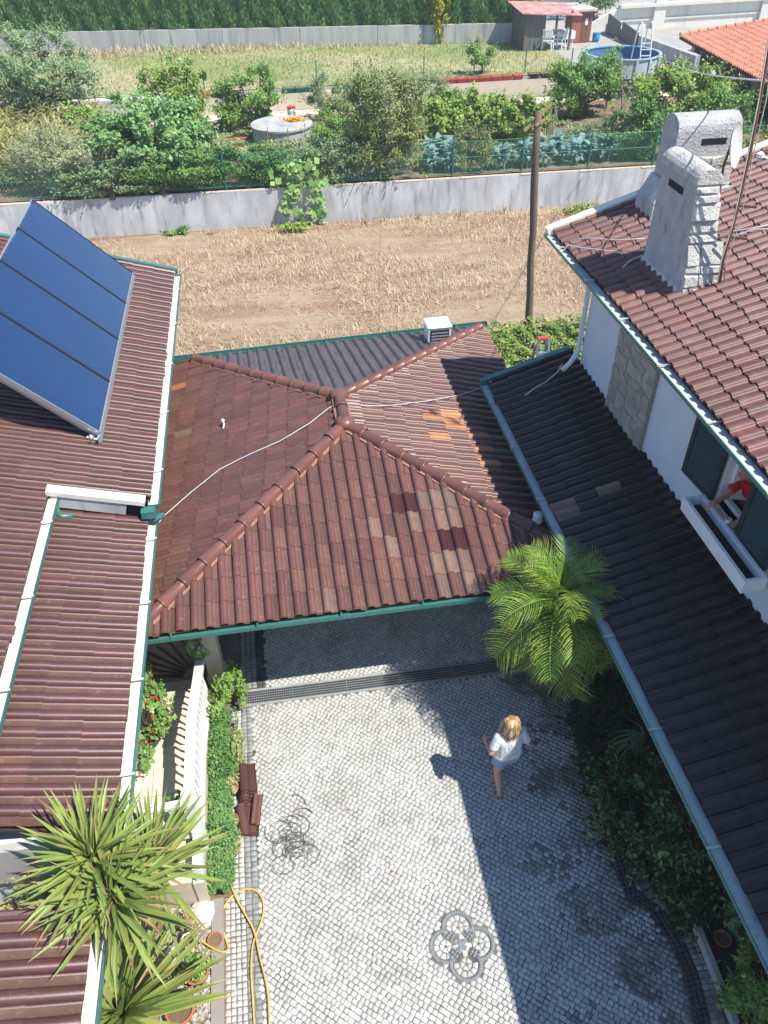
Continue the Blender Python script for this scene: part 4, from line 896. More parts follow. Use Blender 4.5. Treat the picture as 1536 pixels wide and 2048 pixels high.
for k in range(len(zz)-1):
    for q in range(4): b.f.append((4*k+q, 4*k+(q+1) % 4, 4*k+4+(q+1) % 4, 4*k+4+q)); b.m.append(0)
b.build('stack', M['stucco'], c1)
b = MB(); n = 9; zt_ = 7.06; xm, rr_ = (5.45+CX(zt_))/2, (CX(zt_)-5.45)/2+.025
cp = [(xm-rr_, zt_)]+[(xm-rr_*math.cos(pi*i/n), zt_+.03+.15*math.sin(pi*i/n)) for i in range(n+1)]+[(xm+rr_, zt_)]
b.extr([(p[0], CY(zt_)-.03, p[1]) for p in cp][::-1], (0, 10.36-CY(zt_)+.05, 0)); b.build('cap', M['rubble'], c1)
b = MB(); b.box(5.444, 5.46, 9.66, 10.08, 6.84, 6.93); b.build('smoke_slot', M['dark'], c1)
def blocks(t, x0, x1, y, z0, z1, rows, dpt=.05):
    z = z0
    while z < z1-.05:
        h = min(random.uniform(.1, .34), z1-z); x = x0; sk = random.uniform(-.03,.03)
        while x < x1-.04:
            w = min(random.uniform(.12, .4), x1-x); d = random.uniform(.012, dpt); j = lambda: random.uniform(-.028, .028); b = MB()
            b.hexa([(x+.008,y,z+.008),(x+w-.008,y,z+.008),(x+w-.008,y,z+h-.008),(x+.008,y,z+h-.008)], [(x+.02+j(),y-d,z+.02+j()),(x+w-.02+j(),y-d+j(),z+.02+j()),(x+w-.02+j(),y-d+j(),z+h-.02+j()),(x+.02+j(),y-d,z+h-.02+j())])
            b.build('stone_block', M['rubble'], t); x += w
        z += h
z = 5.66
while z < 7.0:
    h = min(random.uniform(.1, .3), 7.04-z); x = 5.45
    while x < CX(z)-.03:
        w = random.uniform(.12, .4); w = CX(z)-x if x+w > CX(z)-.1 else w; d = random.uniform(.015, .06); j = lambda: random.uniform(-.03, .03); b = MB(); ya, yb = CY(z), CY(z+h)
        b.hexa([(x+.006,ya,z+.006),(x+w-.006,ya,z+.006),(x+w-.006,yb,z+h-.006),(x+.006,yb,z+h-.006)], [(x+.025+j()*.6,ya-d,z+.025+j()*.6),(x+w-.025+j()*.6,ya-d+j()*.5,z+.025+j()*.6),(x+w-.025+j()*.6,yb-d+j()*.5,z+h-.025+j()*.6),(x+.025+j()*.6,yb-d,z+h-.025+j()*.6)])
        b.build('stone_block', M['rubble'], c1); x += w
    z += h
b = MB(); b.hexa([(5.40,9.1,5.62),(6.0,9.1,5.80),(6.0,10.4,5.80),(5.40,10.4,5.62)], [(5.44,9.17,5.74),(5.97,9.17,5.92),(5.97,10.38,5.92),(5.44,10.38,5.74)]); b.build('flashing', M['gutin'], c1)
c2 = arch_chimney('stone_chimney', 'far broad stone chimney with rounded top behind the near one', 6.2, 7.2, 11.5, 12.0, 5.8, 7.1, 'x', (6.6, 7.0, 6.9, 6.99))
blocks(c2, 6.2, 7.2, 11.499, 6.0, 6.74, 6)
b = MB(); b.hexa([(5.98,11.4,5.7),(7.3,11.4,6.2),(7.3,12.05,6.2),(5.98,12.05,5.7)], [(6.0,11.42,6.12),(7.28,11.42,6.3),(7.28,12.03,6.3),(6.0,12.03,6.12)])
b.hexa([(6.0,11.44,6.12),(6.22,11.44,6.12),(6.22,12.0,6.12),(6.0,12.0,6.12)], [(6.15,11.46,6.4),(6.22,11.46,6.4),(6.22,12.0,6.4),(6.15,12.0,6.4)]); b.build('shoulder', M['stucco'], c2)
# antenna mast and dish seen edge-on
ms = thing('antenna_mast', 'rusty antenna mast with cables beside the near chimney', 'mast', (6.05, 9.1, 5.9))
mp_ = [atY(*p, 9.05) for p in ((1437,572),(1447,520),(1470,440),(1500,310),(1520,200),(1540,90),(1556,0))]; b = MB(); b.tube(mp_, .02, 7); b.build('pole', M['rust'], ms, True)
b = MB(); b.tube([p+V(-.03,-.02,0)*(1+.8*(i%2)) for i, p in enumerate(mp_)], .008, 5); b.tube([p+V(.03,-.02,0)*(1+.8*((i+1)%2)) for i, p in enumerate(mp_)], .007, 5); b.build('cable', M['rustw'], ms, True)
for z in (6.45, 6.85):
    b = MB(); b.beam((5.9,9.16,z), (6.14,9.04,z), .03, .03); b.build('bracket', M['rust'], ms)
dish = thing('satellite_dish', 'rust streaked satellite dish seen edge-on between the chimneys', 'satellite dish', (6.6, 11.1, 6.1))
b = MB(); dc = atY(1469,290,11.1); cdir = V(dc[0],dc[1],dc[2]-H); cdir /= np.linalg.norm(cdir); dn = unit((np.cross(cdir, V(0,.25,1))-cdir*.35)[None])[0]; e1 = unit(np.cross(dn, V(0,0,1))[None])[0]; e2 = np.cross(e1, dn)
rows = [(0,-.04),(.12,-.032),(.22,-.005),(.27,.03)]
for r, dd in rows:
    for j in range(20): a_ = 2*pi*j/20; b.v.append(tuple(dc+dn*dd+(e1*math.cos(a_)*.85+e2*math.sin(a_)*1.15)*r))
for i in range(3):
    for j in range(20): b.f.append((i*20+j, i*20+(j+1)%20, (i+1)*20+(j+1)%20, (i+1)*20+j)); b.m.append(0)
b.build('reflector', M['rustw'], dish, True)
b = MB(); b.tube([dc-dn*.05, dc-dn*.08-V(0,0,.3), V(dc[0],dc[1],6.0)], .02, 6); b.build('arm', M['rust'], dish)
# cables over the upper roof
def on_up(x, y, dz=.08): return onplane(x, y, sU.N, sU.O+sU.N*dz)
for pts, lb in (([(1128,482),(1180,476),(1230,480),(1290,477)], 'upper white cable running along the roof left of the chimney'),
                ([(1128,500),(1137,490),(1160,495),(1230,503),(1288,501)], 'lower white cable looping off the roof edge to the chimney'),
                ([(1245,535),(1262,520),(1285,511)], 'short white wire at the chimney foot'),
                ([(1436,465),(1470,462),(1500,457),(1536,450)], 'upper white cable right of the mast'), ([(1436,474),(1480,468),(1510,458),(1536,458)], 'lower white cable right of the mast')):
    b = MB(); b.tube([on_up(*p) for p in pts], .008, 5); tag(b.build('roof_cable', M['cable'], None, True), lb, 'cable')
b = MB(); b.tube([(4.85,11.3,3.5),(4.75,11.2,3.42),(4.5,11.05,3.33),(4.3,11.0,3.27),(4.1,10.9,3.2)], .01, 5); tag(b.build('roof_cable', M['cable'], None, True), 'white wire from the downpipe onto the shaded porch roof', 'cable')
q = on_up(1515, 330, .0); b = MB(); b.lathe(q, [(.03,0),(.03,.1),(.06,.12),(.06,.17),(.02,.2)], 8); b.tube([q+V(0,0,.14), q+V(.12,-.03,.1)], .02, 6); tag(b.build('roof_fitting', M['whitep']), 'small white fitting on the upper right roof', 'fitting')
b = MB(); q = V(3.62, 8.45, 2.5); b.tube([q, q+V(0,0,.12)], .07, 12, caps=True); b.lathe(q, [(.075,.02),(.085,.03),(.085,.06),(.075,.07)], 12); b.lathe(q+V(0,0,.13),[(.08,0),(.08,.03),(.05,.05)],12)
b.build('vent_pipe', M['whitep'], pav)
# long cable across the garden
b = MB(); A, B = atY(1538,162,9.05), at(1318, 108, 3.0); b.tube([A+(B-A)*t+V(0,0,-.5*4*t*(1-t)*.4) for t in np.linspace(0,1,14)], .012, 4); tag(b.build('overhead_cable', M['cable']), 'overhead cable from the mast towards the round pool', 'cable')
# wooden pole
pl = thing('wooden_pole', 'weathered wooden pole standing in the dry field', 'pole', (6.15, 16.4, 0))
b = MB(); B0_, T_ = atY(1067, 635, 16.45)*V(1,1,0)+V(0,0,-.1), atY(1076, 222, 16.5); k = 8
b.tube([B0_+(T_-B0_)*i/k+V(random.uniform(-.02,.02), random.uniform(-.02,.02), 0) for i in range(k+1)], [.098-.003*i+random.uniform(-.005,.005) for i in range(k+1)], 9); b.build('shaft', M['wood'], pl, True)
b = MB(); b.beam(T_+V(-.25,0,-.36), T_+V(.28,.05,.1), .05, .05); b.build('crosspiece', M['deadstick'], pl)
b = MB(); b.beam(T_+V(-.05,-.1,-.25), T_+V(.22,-.06,-.1), .04, .04); b.build('crosspiece', M['deadstick'], pl)
for i, (p0, p1) in enumerate(((840, 283), (690, 296))):
    B = at(p0, p1, 2.6); b = MB(); b.tube([T_-V(0,0,.2+.1*i)+(B-T_+V(0,0,.2))*t for t in np.linspace(0,1,6)], .006, 4); tag(b.build('pole_wire', M['wire']), ('thin wire from the wooden pole to the tall shrub', 'lower thin wire from the wooden pole past the tall shrub')[i], 'wire')
# stepladder behind porch
sd = thing('stepladder', 'stepladder with red top behind the porch roof verge', 'ladder', (6.3, 13.3, 0)); tp = at(1086, 677, 2.45)
for dx in (-.14, .14):
    for dy in (-.55, .45):
        b = MB(); b.beam(tp+V(dx*.8,dy*.1,0), V(tp[0]+dx*1.6, tp[1]+dy, 0), .05, .03); b.build('rail', M['alu'], sd)
for i in range(7):
    t_ = (i+1)/8; b = MB(); b.box(tp[0]-.15*(1+.6*t_), tp[0]+.15*(1+.6*t_), tp[1]-.55*t_-.06, tp[1]-.55*t_+.04, tp[2]*(1-t_), tp[2]*(1-t_)+.03); b.build('tread', M['alu'], sd)
b = MB(); b.box(tp[0]-.12, tp[0]+.12, tp[1]-.06, tp[1]+.06, tp[2]-.01, tp[2]+.03); b.build('top_cap', M['redp'], sd)
# ------------------------------------------------------------------ courtyard paving
b = MB(); b.box(-1.62, 5.25, 1.4, 13.6, -.5, 0); court = tag(b.build('courtyard', M['joint']), kind='structure')
BC = [at(*p, 0) for p in ((1120,1352),(1150,1400),(1180,1470),(1212,1550),(1238,1640),(1243,1715),(1265,1785),(1322,1828),(1362,1890),(1390,1960),(1412,2048),(1430,2150))]
bcy = [p[1] for p in BC][::-1]; bcx = [p[0] for p in BC][::-1]
def curve_x(y): return np.interp(y, bcy, bcx)
def dy_(x): return 7.83-.0117*(x+1.21)
emb = [(at(*p, 0), rr) for p, rr in (((915,1855),0), ((891,1893),0), ((956,1887),0), ((932,1928),0))]
ER = .182
ec = np.mean([e[0] for e in emb], axis=0)
pet = [at(*p, 0) for p in ((898,1871),(938,1868),(909,1909),(951,1907))]
def in_emblem(x, y):
    d = [math.hypot(x-e[0][0], y-e[0][1]) for e in emb]
    return min(d) < .165 or any(abs(q-ER) < .03 for q in d)
cob = []   # (quad corners, material)
CM = ['cobble', 'cobble_grey', 'cobble_moss', 'cobble_black', 'cobble_dark']
def cobble(c, mi, z=.008):
    cob.append((np.array(c, float), mi, z+random.uniform(-.002, .002)))
def zone(x, y):
    if y < 1.6 or y > 11.2: return None
    if abs(y-dy_(x)) < .155 and x > -1.3: return None
    if x < -1.03: return None
    cx = curve_x(y) if y < 8.2 else 4.3
    if x > cx-.13: return None
    if x > 4.2: return None
    if y > dy_(x)+.1 and x < -.78: return None
    if in_emblem(x, y): return None
    moss = (x-cx+1.15)*.9+.35*math.sin(x*5+y*3)+.3*math.sin(y*7-x*2)
    if y < 8 and moss > .35+random.uniform(-.3, .3): return 2
    return 0
A_ = math.radians(-40); ca, sa = math.cos(A_), math.sin(A_); cs = .0635
for k in range(-40, 260):
    v = -2+k*cs; u = -9+random.uniform(0, .09)
    while u < 11:
        w = cs*random.uniform(.85, 1.3); cx_, cy_ = u+w/2, v+cs/2; x = cx_*ca-cy_*sa; y = cx_*sa+cy_*ca
        z = zone(x, y) if -1.2 < x < 4.4 and 1.5 < y < 11.2 else None
        if z is not None:
            g_ = .0038; j = lambda: random.uniform(-.0045, .0045)
            wv = .012*math.sin(u*2.1+k*.35); q = [(u+g_+j(), v+g_+j()), (u+w-g_+j(), v+g_+j()), (u+w-g_+j(), v+cs-g_+j()), (u+g_+j(), v+cs-g_+j())]
            cobble([(a*ca-c*sa, a*sa+c*ca) for a, c in q], z)
        u += w
def strip(x0f, x1f, y0, y1, n, mi, cs2=.068):
    y = y0
    while y < y1:
        h = cs2*random.uniform(.85, 1.15)
        for i in range(n):
            a = x0f(y)+(x1f(y)-x0f(y))*i/n; c = x0f(y)+(x1f(y)-x0f(y))*(i+1)/n; j = lambda: random.uniform(-.006, .006)
            cobble([(a+.006+j(), y+.006+j()), (c-.006+j(), y+.006+j()), (c-.006+j(), y+h-.006+j()), (a+.006+j(), y+h-.006+j())], mi)
        y += h
K_ = lambda v: (lambda y: v)
strip(K_(-1.46), K_(-1.2), 1.8, 4.7, 4, 0); strip(K_(-1.36), K_(-1.2), 4.7, 7.6, 2, 0); strip(K_(-1.2), K_(-1.03), 1.8, 7.6, 2, 1)
strip(K_(-1.18), K_(-.93), 8.02, 10.8, 3, 1); strip(K_(-.93), K_(-.78), 8.02, 10.8, 2, 3, .075)
strip(lambda y: curve_x(y)-.12, lambda y: curve_x(y)+.06, 1.8, 8.0, 3, 3, .06)
strip(lambda y: curve_x(y)+.07, lambda y: curve_x(y)+.25, 1.8, 4.0, 2, 2)
yy = np.linspace(1.8, 8.0, 50); bm_ = MB()
for ya_, yb_ in zip(yy[:-1], yy[1:]): bm_.hexa([(curve_x(ya_)-.13,ya_,-.01),(curve_x(ya_)+.065,ya_,-.01),(curve_x(yb_)+.065,yb_,-.01),(curve_x(yb_)-.13,yb_,-.01)], [(curve_x(ya_)-.13,ya_,.004),(curve_x(ya_)+.065,ya_,.004),(curve_x(yb_)+.065,yb_,.004),(curve_x(yb_)-.13,yb_,.004)])
bm_.build('border_bed', M['cobble_black'], court)
strip(lambda y: curve_x(y)+.5, lambda y: curve_x(y)+.72, 1.8, 3.9, 2, 2, .1)
# emblem: four rings of grey setts, petals, pale fans between
for (e, _r) in emb:
    n = 44
    for i in range(n):
        a0, a1 = 2*pi*(i+.03)/n, 2*pi*(i+.97)/n; am = (a0+a1)/2; m_ = e+V(math.cos(am), math.sin(am), 0)*ER
        if any(np.linalg.norm(m_-o[0]) < ER-.03 for o in emb if o[0] is not e): continue
        cobble([(e[0]+math.cos(a)*r, e[1]+math.sin(a)*r) for a, r in ((a0,ER-.023),(a0,ER+.023),(a1,ER+.023),(a1,ER-.023))][::-1], 4, .018)
    for ra, rb, n in ((.085, .15, 11), (.02, .08, 5)):
        for i in range(n):
            a0, a1 = 2*pi*(i+.06)/n, 2*pi*(i+.94)/n; am = (a0+a1)/2; m_ = (e[0]+math.cos(am)*(ra+rb)/2, e[1]+math.sin(am)*(ra+rb)/2)
            if any(math.hypot(m_[0]-p[0], m_[1]-p[1]) < .045 for p in pet): continue
            if any(abs(math.hypot(m_[0]-o[0][0], m_[1]-o[0][1])-ER) < .02 for o in emb if o[0] is not e): continue
            cobble([(e[0]+math.cos(a)*r, e[1]+math.sin(a)*r) for a, r in ((a0,ra),(a0,rb),(a1,rb),(a1,ra))][::-1], 0)
for i in range(-1, 2):
    for j_ in range(-1, 2): cobble([(ec[0]+(i+dx*.45)*.05, ec[1]+(j_+dy*.45)*.05) for dx, dy in ((-1,-1),(1,-1),(1,1),(-1,1))], 0, .011)
for p in pet:
    d = p-ec; an = math.atan2(d[1], d[0])
    for i in range(-1, 2):
        for j_ in range(-1, 2):
            if abs(i)+abs(j_) == 2: s_ = .7
            else: s_ = 1
            cx_, cy_ = i*.044, j_*.034; c = [(cx_+dx*.02*s_, cy_+dy*.015*s_) for dx, dy in ((-1,-1),(1,-1),(1,1),(-1,1))]
            cobble([(p[0]+x*math.cos(an)-y*math.sin(an), p[1]+x*math.sin(an)+y*math.cos(an)) for x, y in c], 4, .018)
sc = []
for c, mi, z in cob:
    m_ = c.mean(0); X_, Y_, k = pr((m_[0], m_[1], 0)); vis = 0 < X_ < 1536 and 0 < Y_ < 2048 and not (X_ < 440)
    sc.append((1/k if vis else 0)*math.sqrt(abs(np.cross(c[2]-c[0], c[3]-c[1]))))
order = np.argsort(-np.array(sc)); VAR = {}
def cob_geo(c, z):
    m_ = c.mean(0); t = m_+(c-m_)*.93; n = len(c)
    v = [(p[0], p[1], -.004) for p in c]+[(p[0], p[1], z-.005) for p in c]+[(p[0], p[1], z) for p in t]
    return v, [(0,1,5,4),(1,2,6,5),(2,3,7,6),(3,0,4,7),(4,5,9,8),(5,6,10,9),(6,7,11,10),(7,4,8,11),(8,9,10,11)]
for i in order[:300]:
    c, mi, z = cob[i]; b = MB(); b.add(*cob_geo(c, z)); b.build('cobble', M[CM[mi]], court)
vv, qq, mm = [], [], []
for i in order[300:]:
    c, mi, z = cob[i]; v, f = cob_geo(c, z); o = len(vv); vv += v; qq += [[a+o for a in ff] for ff in f]; mm += [mi]*9
tag(npobj('cobbles', np.array(vv), np.array(qq), [M[k] for k in CM], court, mm), kind='stuff')
# drain channel
dr = thing('drain_channel', 'long grated drain channel across the courtyard by the pavilion', 'drain', (1.2, 7.8, 0))
xa, xb = -1.24, 4.0; ya, yb = dy_(xa), dy_(xb)
for s in (-.14, .14):
    b = MB(); b.beam((xa, ya+s, .006), (xb, yb+s, .006), .035, .03); b.build('channel_edge', M['cobble_grey'], dr)
b = MB(); b.hexa([(xa,ya-.12,-.02),(xb,yb-.12,-.02),(xb,yb+.12,-.02),(xa,ya+.12,-.02)], [(xa,ya-.12,.002),(xb,yb-.12,.002),(xb,yb+.12,.002),(xa,ya+.12,.002)]); b.build('channel_bottom', M['dark'], dr)
n = 6
for i in range(n):
    x0 = xa+(xb-xa)*i/n+.004; x1 = xa+(xb-xa)*(i+1)/n-.004; b = MB()
    for j_ in range(6): s = -.115+.046*j_; b.beam((x0, dy_(x0)+s, .016), (x1, dy_(x1)+s, .016), .008, .014)
    x = x0
    while x < x1: b.beam((x, dy_(x)-.118, .016), (x, dy_(x)+.118, .016), .006, .012); x += .036
    b.build('grating', M['steel'], dr)
# kerb, gravel bed, planting bed
b = MB(); b.box(-1.62, -1.47, 1.4, 4.72, -.3, .07); tag(b.build('kerb', M['kerbc']), kind='structure')
b = MB(); b.box(-3.2, -1.63, 1.2, 4.7, -.3, .02); tag(b.build('gravel_bed', M['soil']), kind='structure')
b = MB(); b.box(-1.47, -1.37, 1.4, 4.72, -.3, .005); b.box(-1.9, -1.37, 4.73, 7.9, -.3, .03); tag(b.build('planting_strip', M['soil']), kind='structure')
P = np.stack([RNG.uniform(-2.2, -1.63, 1500), RNG.uniform(2.2, 4.7, 1500), np.full(1500, .03)], -1)
b = MB()
for p in P: r = random.uniform(.012, .035); b.lathe(p, [(r*.6, -.02), (r, 0), (r*.6, r*.7)], 5, capb=False)
tag(b.build('pebbles', M['gravel']), 'pale pebbles scattered over the bed by the yuccas', 'pebbles', kind='stuff')
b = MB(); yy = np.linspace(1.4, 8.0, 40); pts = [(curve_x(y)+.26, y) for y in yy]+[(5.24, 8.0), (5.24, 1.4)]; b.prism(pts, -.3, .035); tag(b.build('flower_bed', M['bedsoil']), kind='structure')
e0, e1 = at(1392, 1850, .12), at(1470, 2048, .12); b = MB(); b.beam(e0, e1, .07, .14); tag(b.build('bed_edging', M['conc2']), kind='structure')
# terrace and steps beside the left house
ter = thing('terrace_steps', 'beige stone terrace with broad steps between left house and balustrade', 'steps', (-2.3, 6.4, 0))
lev = [(8.05, 11.0, .06), (7.62, 8.05, .17), (7.2, 7.62, .28), (6.8, 7.2, .39), (6.4, 6.8, .5)]
for y0, y1, z in lev: b = MB(); b.box(-2.9, -1.78, y0+.004, y1-.004, -.05, z); b.box(-2.9, -1.78, y0-.03, y0+.25, z+.002, z+.032); b.build('step', M['stone'], ter)
y = 4.72
while y < 6.38:
    y1 = min(y+.42, 6.4)
    for x0, x1 in ((-2.9, -2.35), (-2.35, -1.78)): b = MB(); b.box(x0+.004, x1-.004, y+.004, y1-.004, -.05, .6+random.uniform(0, .004)); b.build('paving_slab', M['stone'], ter)
    y = y1
bal = thing('balustrade', 'white balustrade of turned balusters beside the beige steps', 'balustrade', (-1.68, 6.2, .3))
RX = -1.68
def rail_z(y): return 1.5 if y < 6.45 else 1.5-(y-6.45)*.5/1.4
def foot_z(y): return rail_z(y)-.85
ys = [5.35, 6.45, 7.88]
for a, c in ((5.35, 6.45), (6.45, 7.88)):
    b = MB(); b.beam((RX,a,rail_z(a)), (RX,c,rail_z(c)), .13, .075); b.build('handrail', M['whitep'], bal)
    b = MB(); b.beam((RX,a,foot_z(a)), (RX,c,foot_z(c)), .1, .06); b.build('bottom_rail', M['whitep'], bal)
prof = [(.03,0),(.03,.04),(.016,.06),(.022,.14),(.034,.24),(.026,.38),(.014,.5),(.018,.6),(.028,.66),(.028,.74)]
bme = MB(); bme.lathe((0,0,0), prof, 8); bme = bme.mesh('baluster', M['whitep'], True)
y = 5.45
while y < 7.85:
    place(bpy.data.objects.new('baluster', bme), bal, Matrix.Translation((RX, y, foot_z(y)+.045))); y += .145
b = MB(); b.hexa([(RX-.09,4.7,.0),(RX+.04,4.7,.0),(RX+.04,6.45,.0),(RX-.09,6.45,.0)], [(RX-.09,4.7,.6),(RX+.04,4.7,.6),(RX+.04,6.45,.6),(RX-.09,6.45,.6)]); b.hexa([(RX-.09,6.45,0),(RX+.04,6.45,0),(RX+.04,7.9,0),(RX-.09,7.9,0)], [(RX-.09,6.45,.6),(RX+.04,6.45,.6),(RX+.04,7.9,.1),(RX-.09,7.9,.1)]); b.build('plinth', M['concb'], bal)
b = MB(); b.box(RX-.07, RX+.07, 5.2, 5.36, .3, 1.52); b.box(RX-.09, RX+.09, 5.18, 5.38, 1.52, 1.57); b.build('newel_post', M['whitep'], bal)
gt = thing('cross_railing', 'white railing crossing behind the big yucca at terrace end', 'railing', (-2.2, 5.24, .6))
for z in (1.5, .75): b = MB(); b.beam((-2.75,5.2,z), (RX-.07,5.27,z), .09 if z > 1 else .06, .06); b.build('rail', M['whitep'], gt)
for i in range(8): place(bpy.data.objects.new('baluster', bme), gt, Matrix.Translation((-2.68+i*.125, 5.21+i*.008, .76)))
b = MB(); b.box(RX-.04, RX+.04, 4.72, 5.18, .6, .84); b.box(RX-.055, RX+.055, 4.72, 5.18, .84, .88); tag(b.build('low_wall', M['whitep']), 'low white wall end beyond the balustrade post', 'wall')
# clipped hedge strip along the balustrade
root = thing('low_hedge', 'long clipped green hedge along the cobbled courtyard edge', 'hedge', (-1.5, 5.9, 0)); n = 13500
x = RNG.normal(0, .085, n); y = RNG.uniform(4.72, 7.45, n); ang = RNG.uniform(-.2, pi+.2, n); wob = (1+.2*np.sin(y*5)+.14*np.sin(y*13)+.1*np.sin(y*29))*RNG.choice([1, 1, 1, 1.25, 1.5], n)*.9
p = np.stack([-1.51+np.cos(ang)*.15*wob+RNG.normal(0,.012,n), y, .22+np.sin(ang)*.2*wob+RNG.normal(0,.015,n)], -1); p[:,2] = np.maximum(p[:,2], .03)
npobj('foliage', foliage(p, (-1.51, 5.8, -.4), (.025, .055), .55, .6), qn(n), [F['herb'], F['mid']], root, (RNG.uniform(0,1,n) < .3).astype(int))
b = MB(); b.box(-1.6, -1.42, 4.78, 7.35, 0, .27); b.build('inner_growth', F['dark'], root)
bush('flowering_plant', 'bright green flowering plant where the hedge meets the drain', 'plant', at(470, 1405, 0), (.26, .3, .36), 1500, (.035, .08), 'lime', 22, .32, 0, .5, part='foliage', extra=('mid', .4))
bush('leafy_plant', 'green plant at the hedge end left of the drain', 'plant', at(440, 1440, 0), (.2, .3, .3), 1100, (.03, .07), 'bright', 18, .32, 0, .5, part='foliage', extra=('mid', .5))
bush('weedy_plant', 'straggly reddish plant at the hedge beside the tile stack', 'plant', at(478, 1500, 0), (.13, .5, .2), 900, (.03, .065), 'dry', 18, .3, 0, .5, part='foliage', extra=('mid', .5))
bush('trailing_plant', 'pale trailing plant on the pillar by the balustrade end', 'plant', (-1.7, 8.0, .95), (.18, .18, .22), 700, (.035, .07), 'lime', 16, .35, 0, .7, part='foliage', extra=('whitefl', .3))
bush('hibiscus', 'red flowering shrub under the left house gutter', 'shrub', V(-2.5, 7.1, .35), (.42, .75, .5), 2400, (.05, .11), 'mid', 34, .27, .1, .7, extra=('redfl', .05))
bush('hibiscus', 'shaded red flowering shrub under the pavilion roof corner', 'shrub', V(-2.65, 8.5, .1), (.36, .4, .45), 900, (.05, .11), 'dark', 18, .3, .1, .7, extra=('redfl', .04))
bush('terrace_plant', 'broad leaved potted plant inside the balustrade', 'plant', V(-1.92, 5.45, .6), (.14, .3, .22), 420, (.07, .14), 'herb', 14, .34, 0, .6, part='foliage')
def pot(label, c, r, h, mk, fk=None, n=300, sz=(.04, .09), R=None, extra=None, asp=.5):
    t = thing('plant_pot', label, 'plant pot', c); b = MB(); b.lathe(c, [(r*.72, 0), (r*.95, h*.82), (r*1.06, h*.83), (r*1.06, h), (r*.92, h), (r*.88, h*.85)], 18, capt=False); b.build('pot', M[mk], t, True)
    b = MB(); b.lathe(c, [(r*.88, h*.84), (r*.87, h*.86)], 18); b.build('soil', M['earth'], t)
    if fk:
        R = R or (r*1.1, r*1.1, r*.9); p, C = crown_pts(n, np.array(c)+V(0,0,h+R[2]*.7), R, 14, .35, c[2]+h*.8); mi = np.zeros(len(p), int); ms = [F[fk]]
        if extra: ms.append(F[extra]); mi = (RNG.uniform(0,1,len(p)) < .25).astype(int)
        npobj('foliage', foliage(p, np.array(c)+V(0,0,h), sz, asp), qn(len(p)), ms, t, mi)
pot('terracotta pot with dry plant beside the tile stack', at(464, 1585, 0), .11, .16, 'terra', 'dry', 300)
pot('terracotta pot with reddish plant below the broken tiles', at(462, 1705, 0), .14, .16, 'terra', 'dry', 500, (.03,.07), (.16,.16,.12), 'mid')
pot('terracotta pot with sprouts next to the broken tiles', at(468, 1648, 0), .08, .14, 'terra', 'bright', 200)
pot('terracotta pot with bushy green plant by the yellow hose', at(398, 1955, 0), .14, .2, 'terra', 'bright', 1100, (.03,.07), (.2,.2,.2), 'mid')
pot('terracotta bowl holding the yellow hose end', at(432, 1885, 0), .09, .1, 'terra')
pot('square-looking terracotta pot under the lower yucca', at(365, 2030, 0), .16, .2, 'terra')
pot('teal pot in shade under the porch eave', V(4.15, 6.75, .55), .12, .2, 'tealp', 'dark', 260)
pot('dark terracotta pot in the shaded bed', at(1440, 1885, .04), .1, .14, 'terra')
pot('round green pot with leafy plant at the right edge', at(1478, 1855, .15), .22, .24, 'greenp', 'grey', 900, (.04,.09), (.3,.25,.3), 'lime')
pot('dark green pot holding red hibiscus under the gutter', V(-2.45, 6.95, .42), .13, .2, 'greenp')
# shaded shrubs under the porch eave
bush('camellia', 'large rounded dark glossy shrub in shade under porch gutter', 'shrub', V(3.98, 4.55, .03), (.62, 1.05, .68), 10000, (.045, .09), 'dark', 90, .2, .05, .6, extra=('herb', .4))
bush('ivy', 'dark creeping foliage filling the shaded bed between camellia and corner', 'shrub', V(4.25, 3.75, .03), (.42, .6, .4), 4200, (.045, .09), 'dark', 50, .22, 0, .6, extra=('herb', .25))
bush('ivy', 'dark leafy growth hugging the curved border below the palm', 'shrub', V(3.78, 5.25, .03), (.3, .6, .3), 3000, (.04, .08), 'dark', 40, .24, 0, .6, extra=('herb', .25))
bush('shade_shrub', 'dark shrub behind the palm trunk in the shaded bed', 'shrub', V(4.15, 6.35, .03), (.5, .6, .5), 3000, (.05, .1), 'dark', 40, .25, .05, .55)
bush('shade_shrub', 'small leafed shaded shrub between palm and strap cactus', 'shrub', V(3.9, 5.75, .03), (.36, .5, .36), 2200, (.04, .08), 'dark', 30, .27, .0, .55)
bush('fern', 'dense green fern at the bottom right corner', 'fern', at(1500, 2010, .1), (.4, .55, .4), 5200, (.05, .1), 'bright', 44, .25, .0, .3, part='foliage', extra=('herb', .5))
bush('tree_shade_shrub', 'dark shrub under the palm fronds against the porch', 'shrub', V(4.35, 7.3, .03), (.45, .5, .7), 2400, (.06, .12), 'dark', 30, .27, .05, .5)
cac = thing('strap_cactus', 'pale strap-leaved cactus spreading in the shaded bed', 'cactus', V(4.05, 5.62, .6)); c0 = at(1290, 1470, .75)
for i in range(16):
    b = MB(); az = pi+random.uniform(-1.3, 1.0); P = [c0+V(math.cos(az), math.sin(az), 0)*t*random.uniform(.5,.75)+V(0,0,.22*t-.5*t*t+random.uniform(-.02,.02)) for t in np.linspace(0,1,6)]
    s = V(-math.sin(az), math.cos(az), .2)
    for k, q in enumerate(P): w = .02*(.5+.7*math.sin(pi*min(.9,k/5+.1))); b.v += [tuple(q-s*w), tuple(q+s*w)]
    for k in range(5): b.f.append((2*k,2*k+1,2*k+3,2*k+2)); b.m.append(0)
    b.build('leaf', F['cactus'], cac)
b = MB(); b.tube([at(1095,1392,.1), at(1140,1430,.12), at(1188,1482,.06)], .012, 5); tag(b.build('dead_stalk', M['deadstick']), 'long dry stalk lying across the shaded cobbles', 'stick')
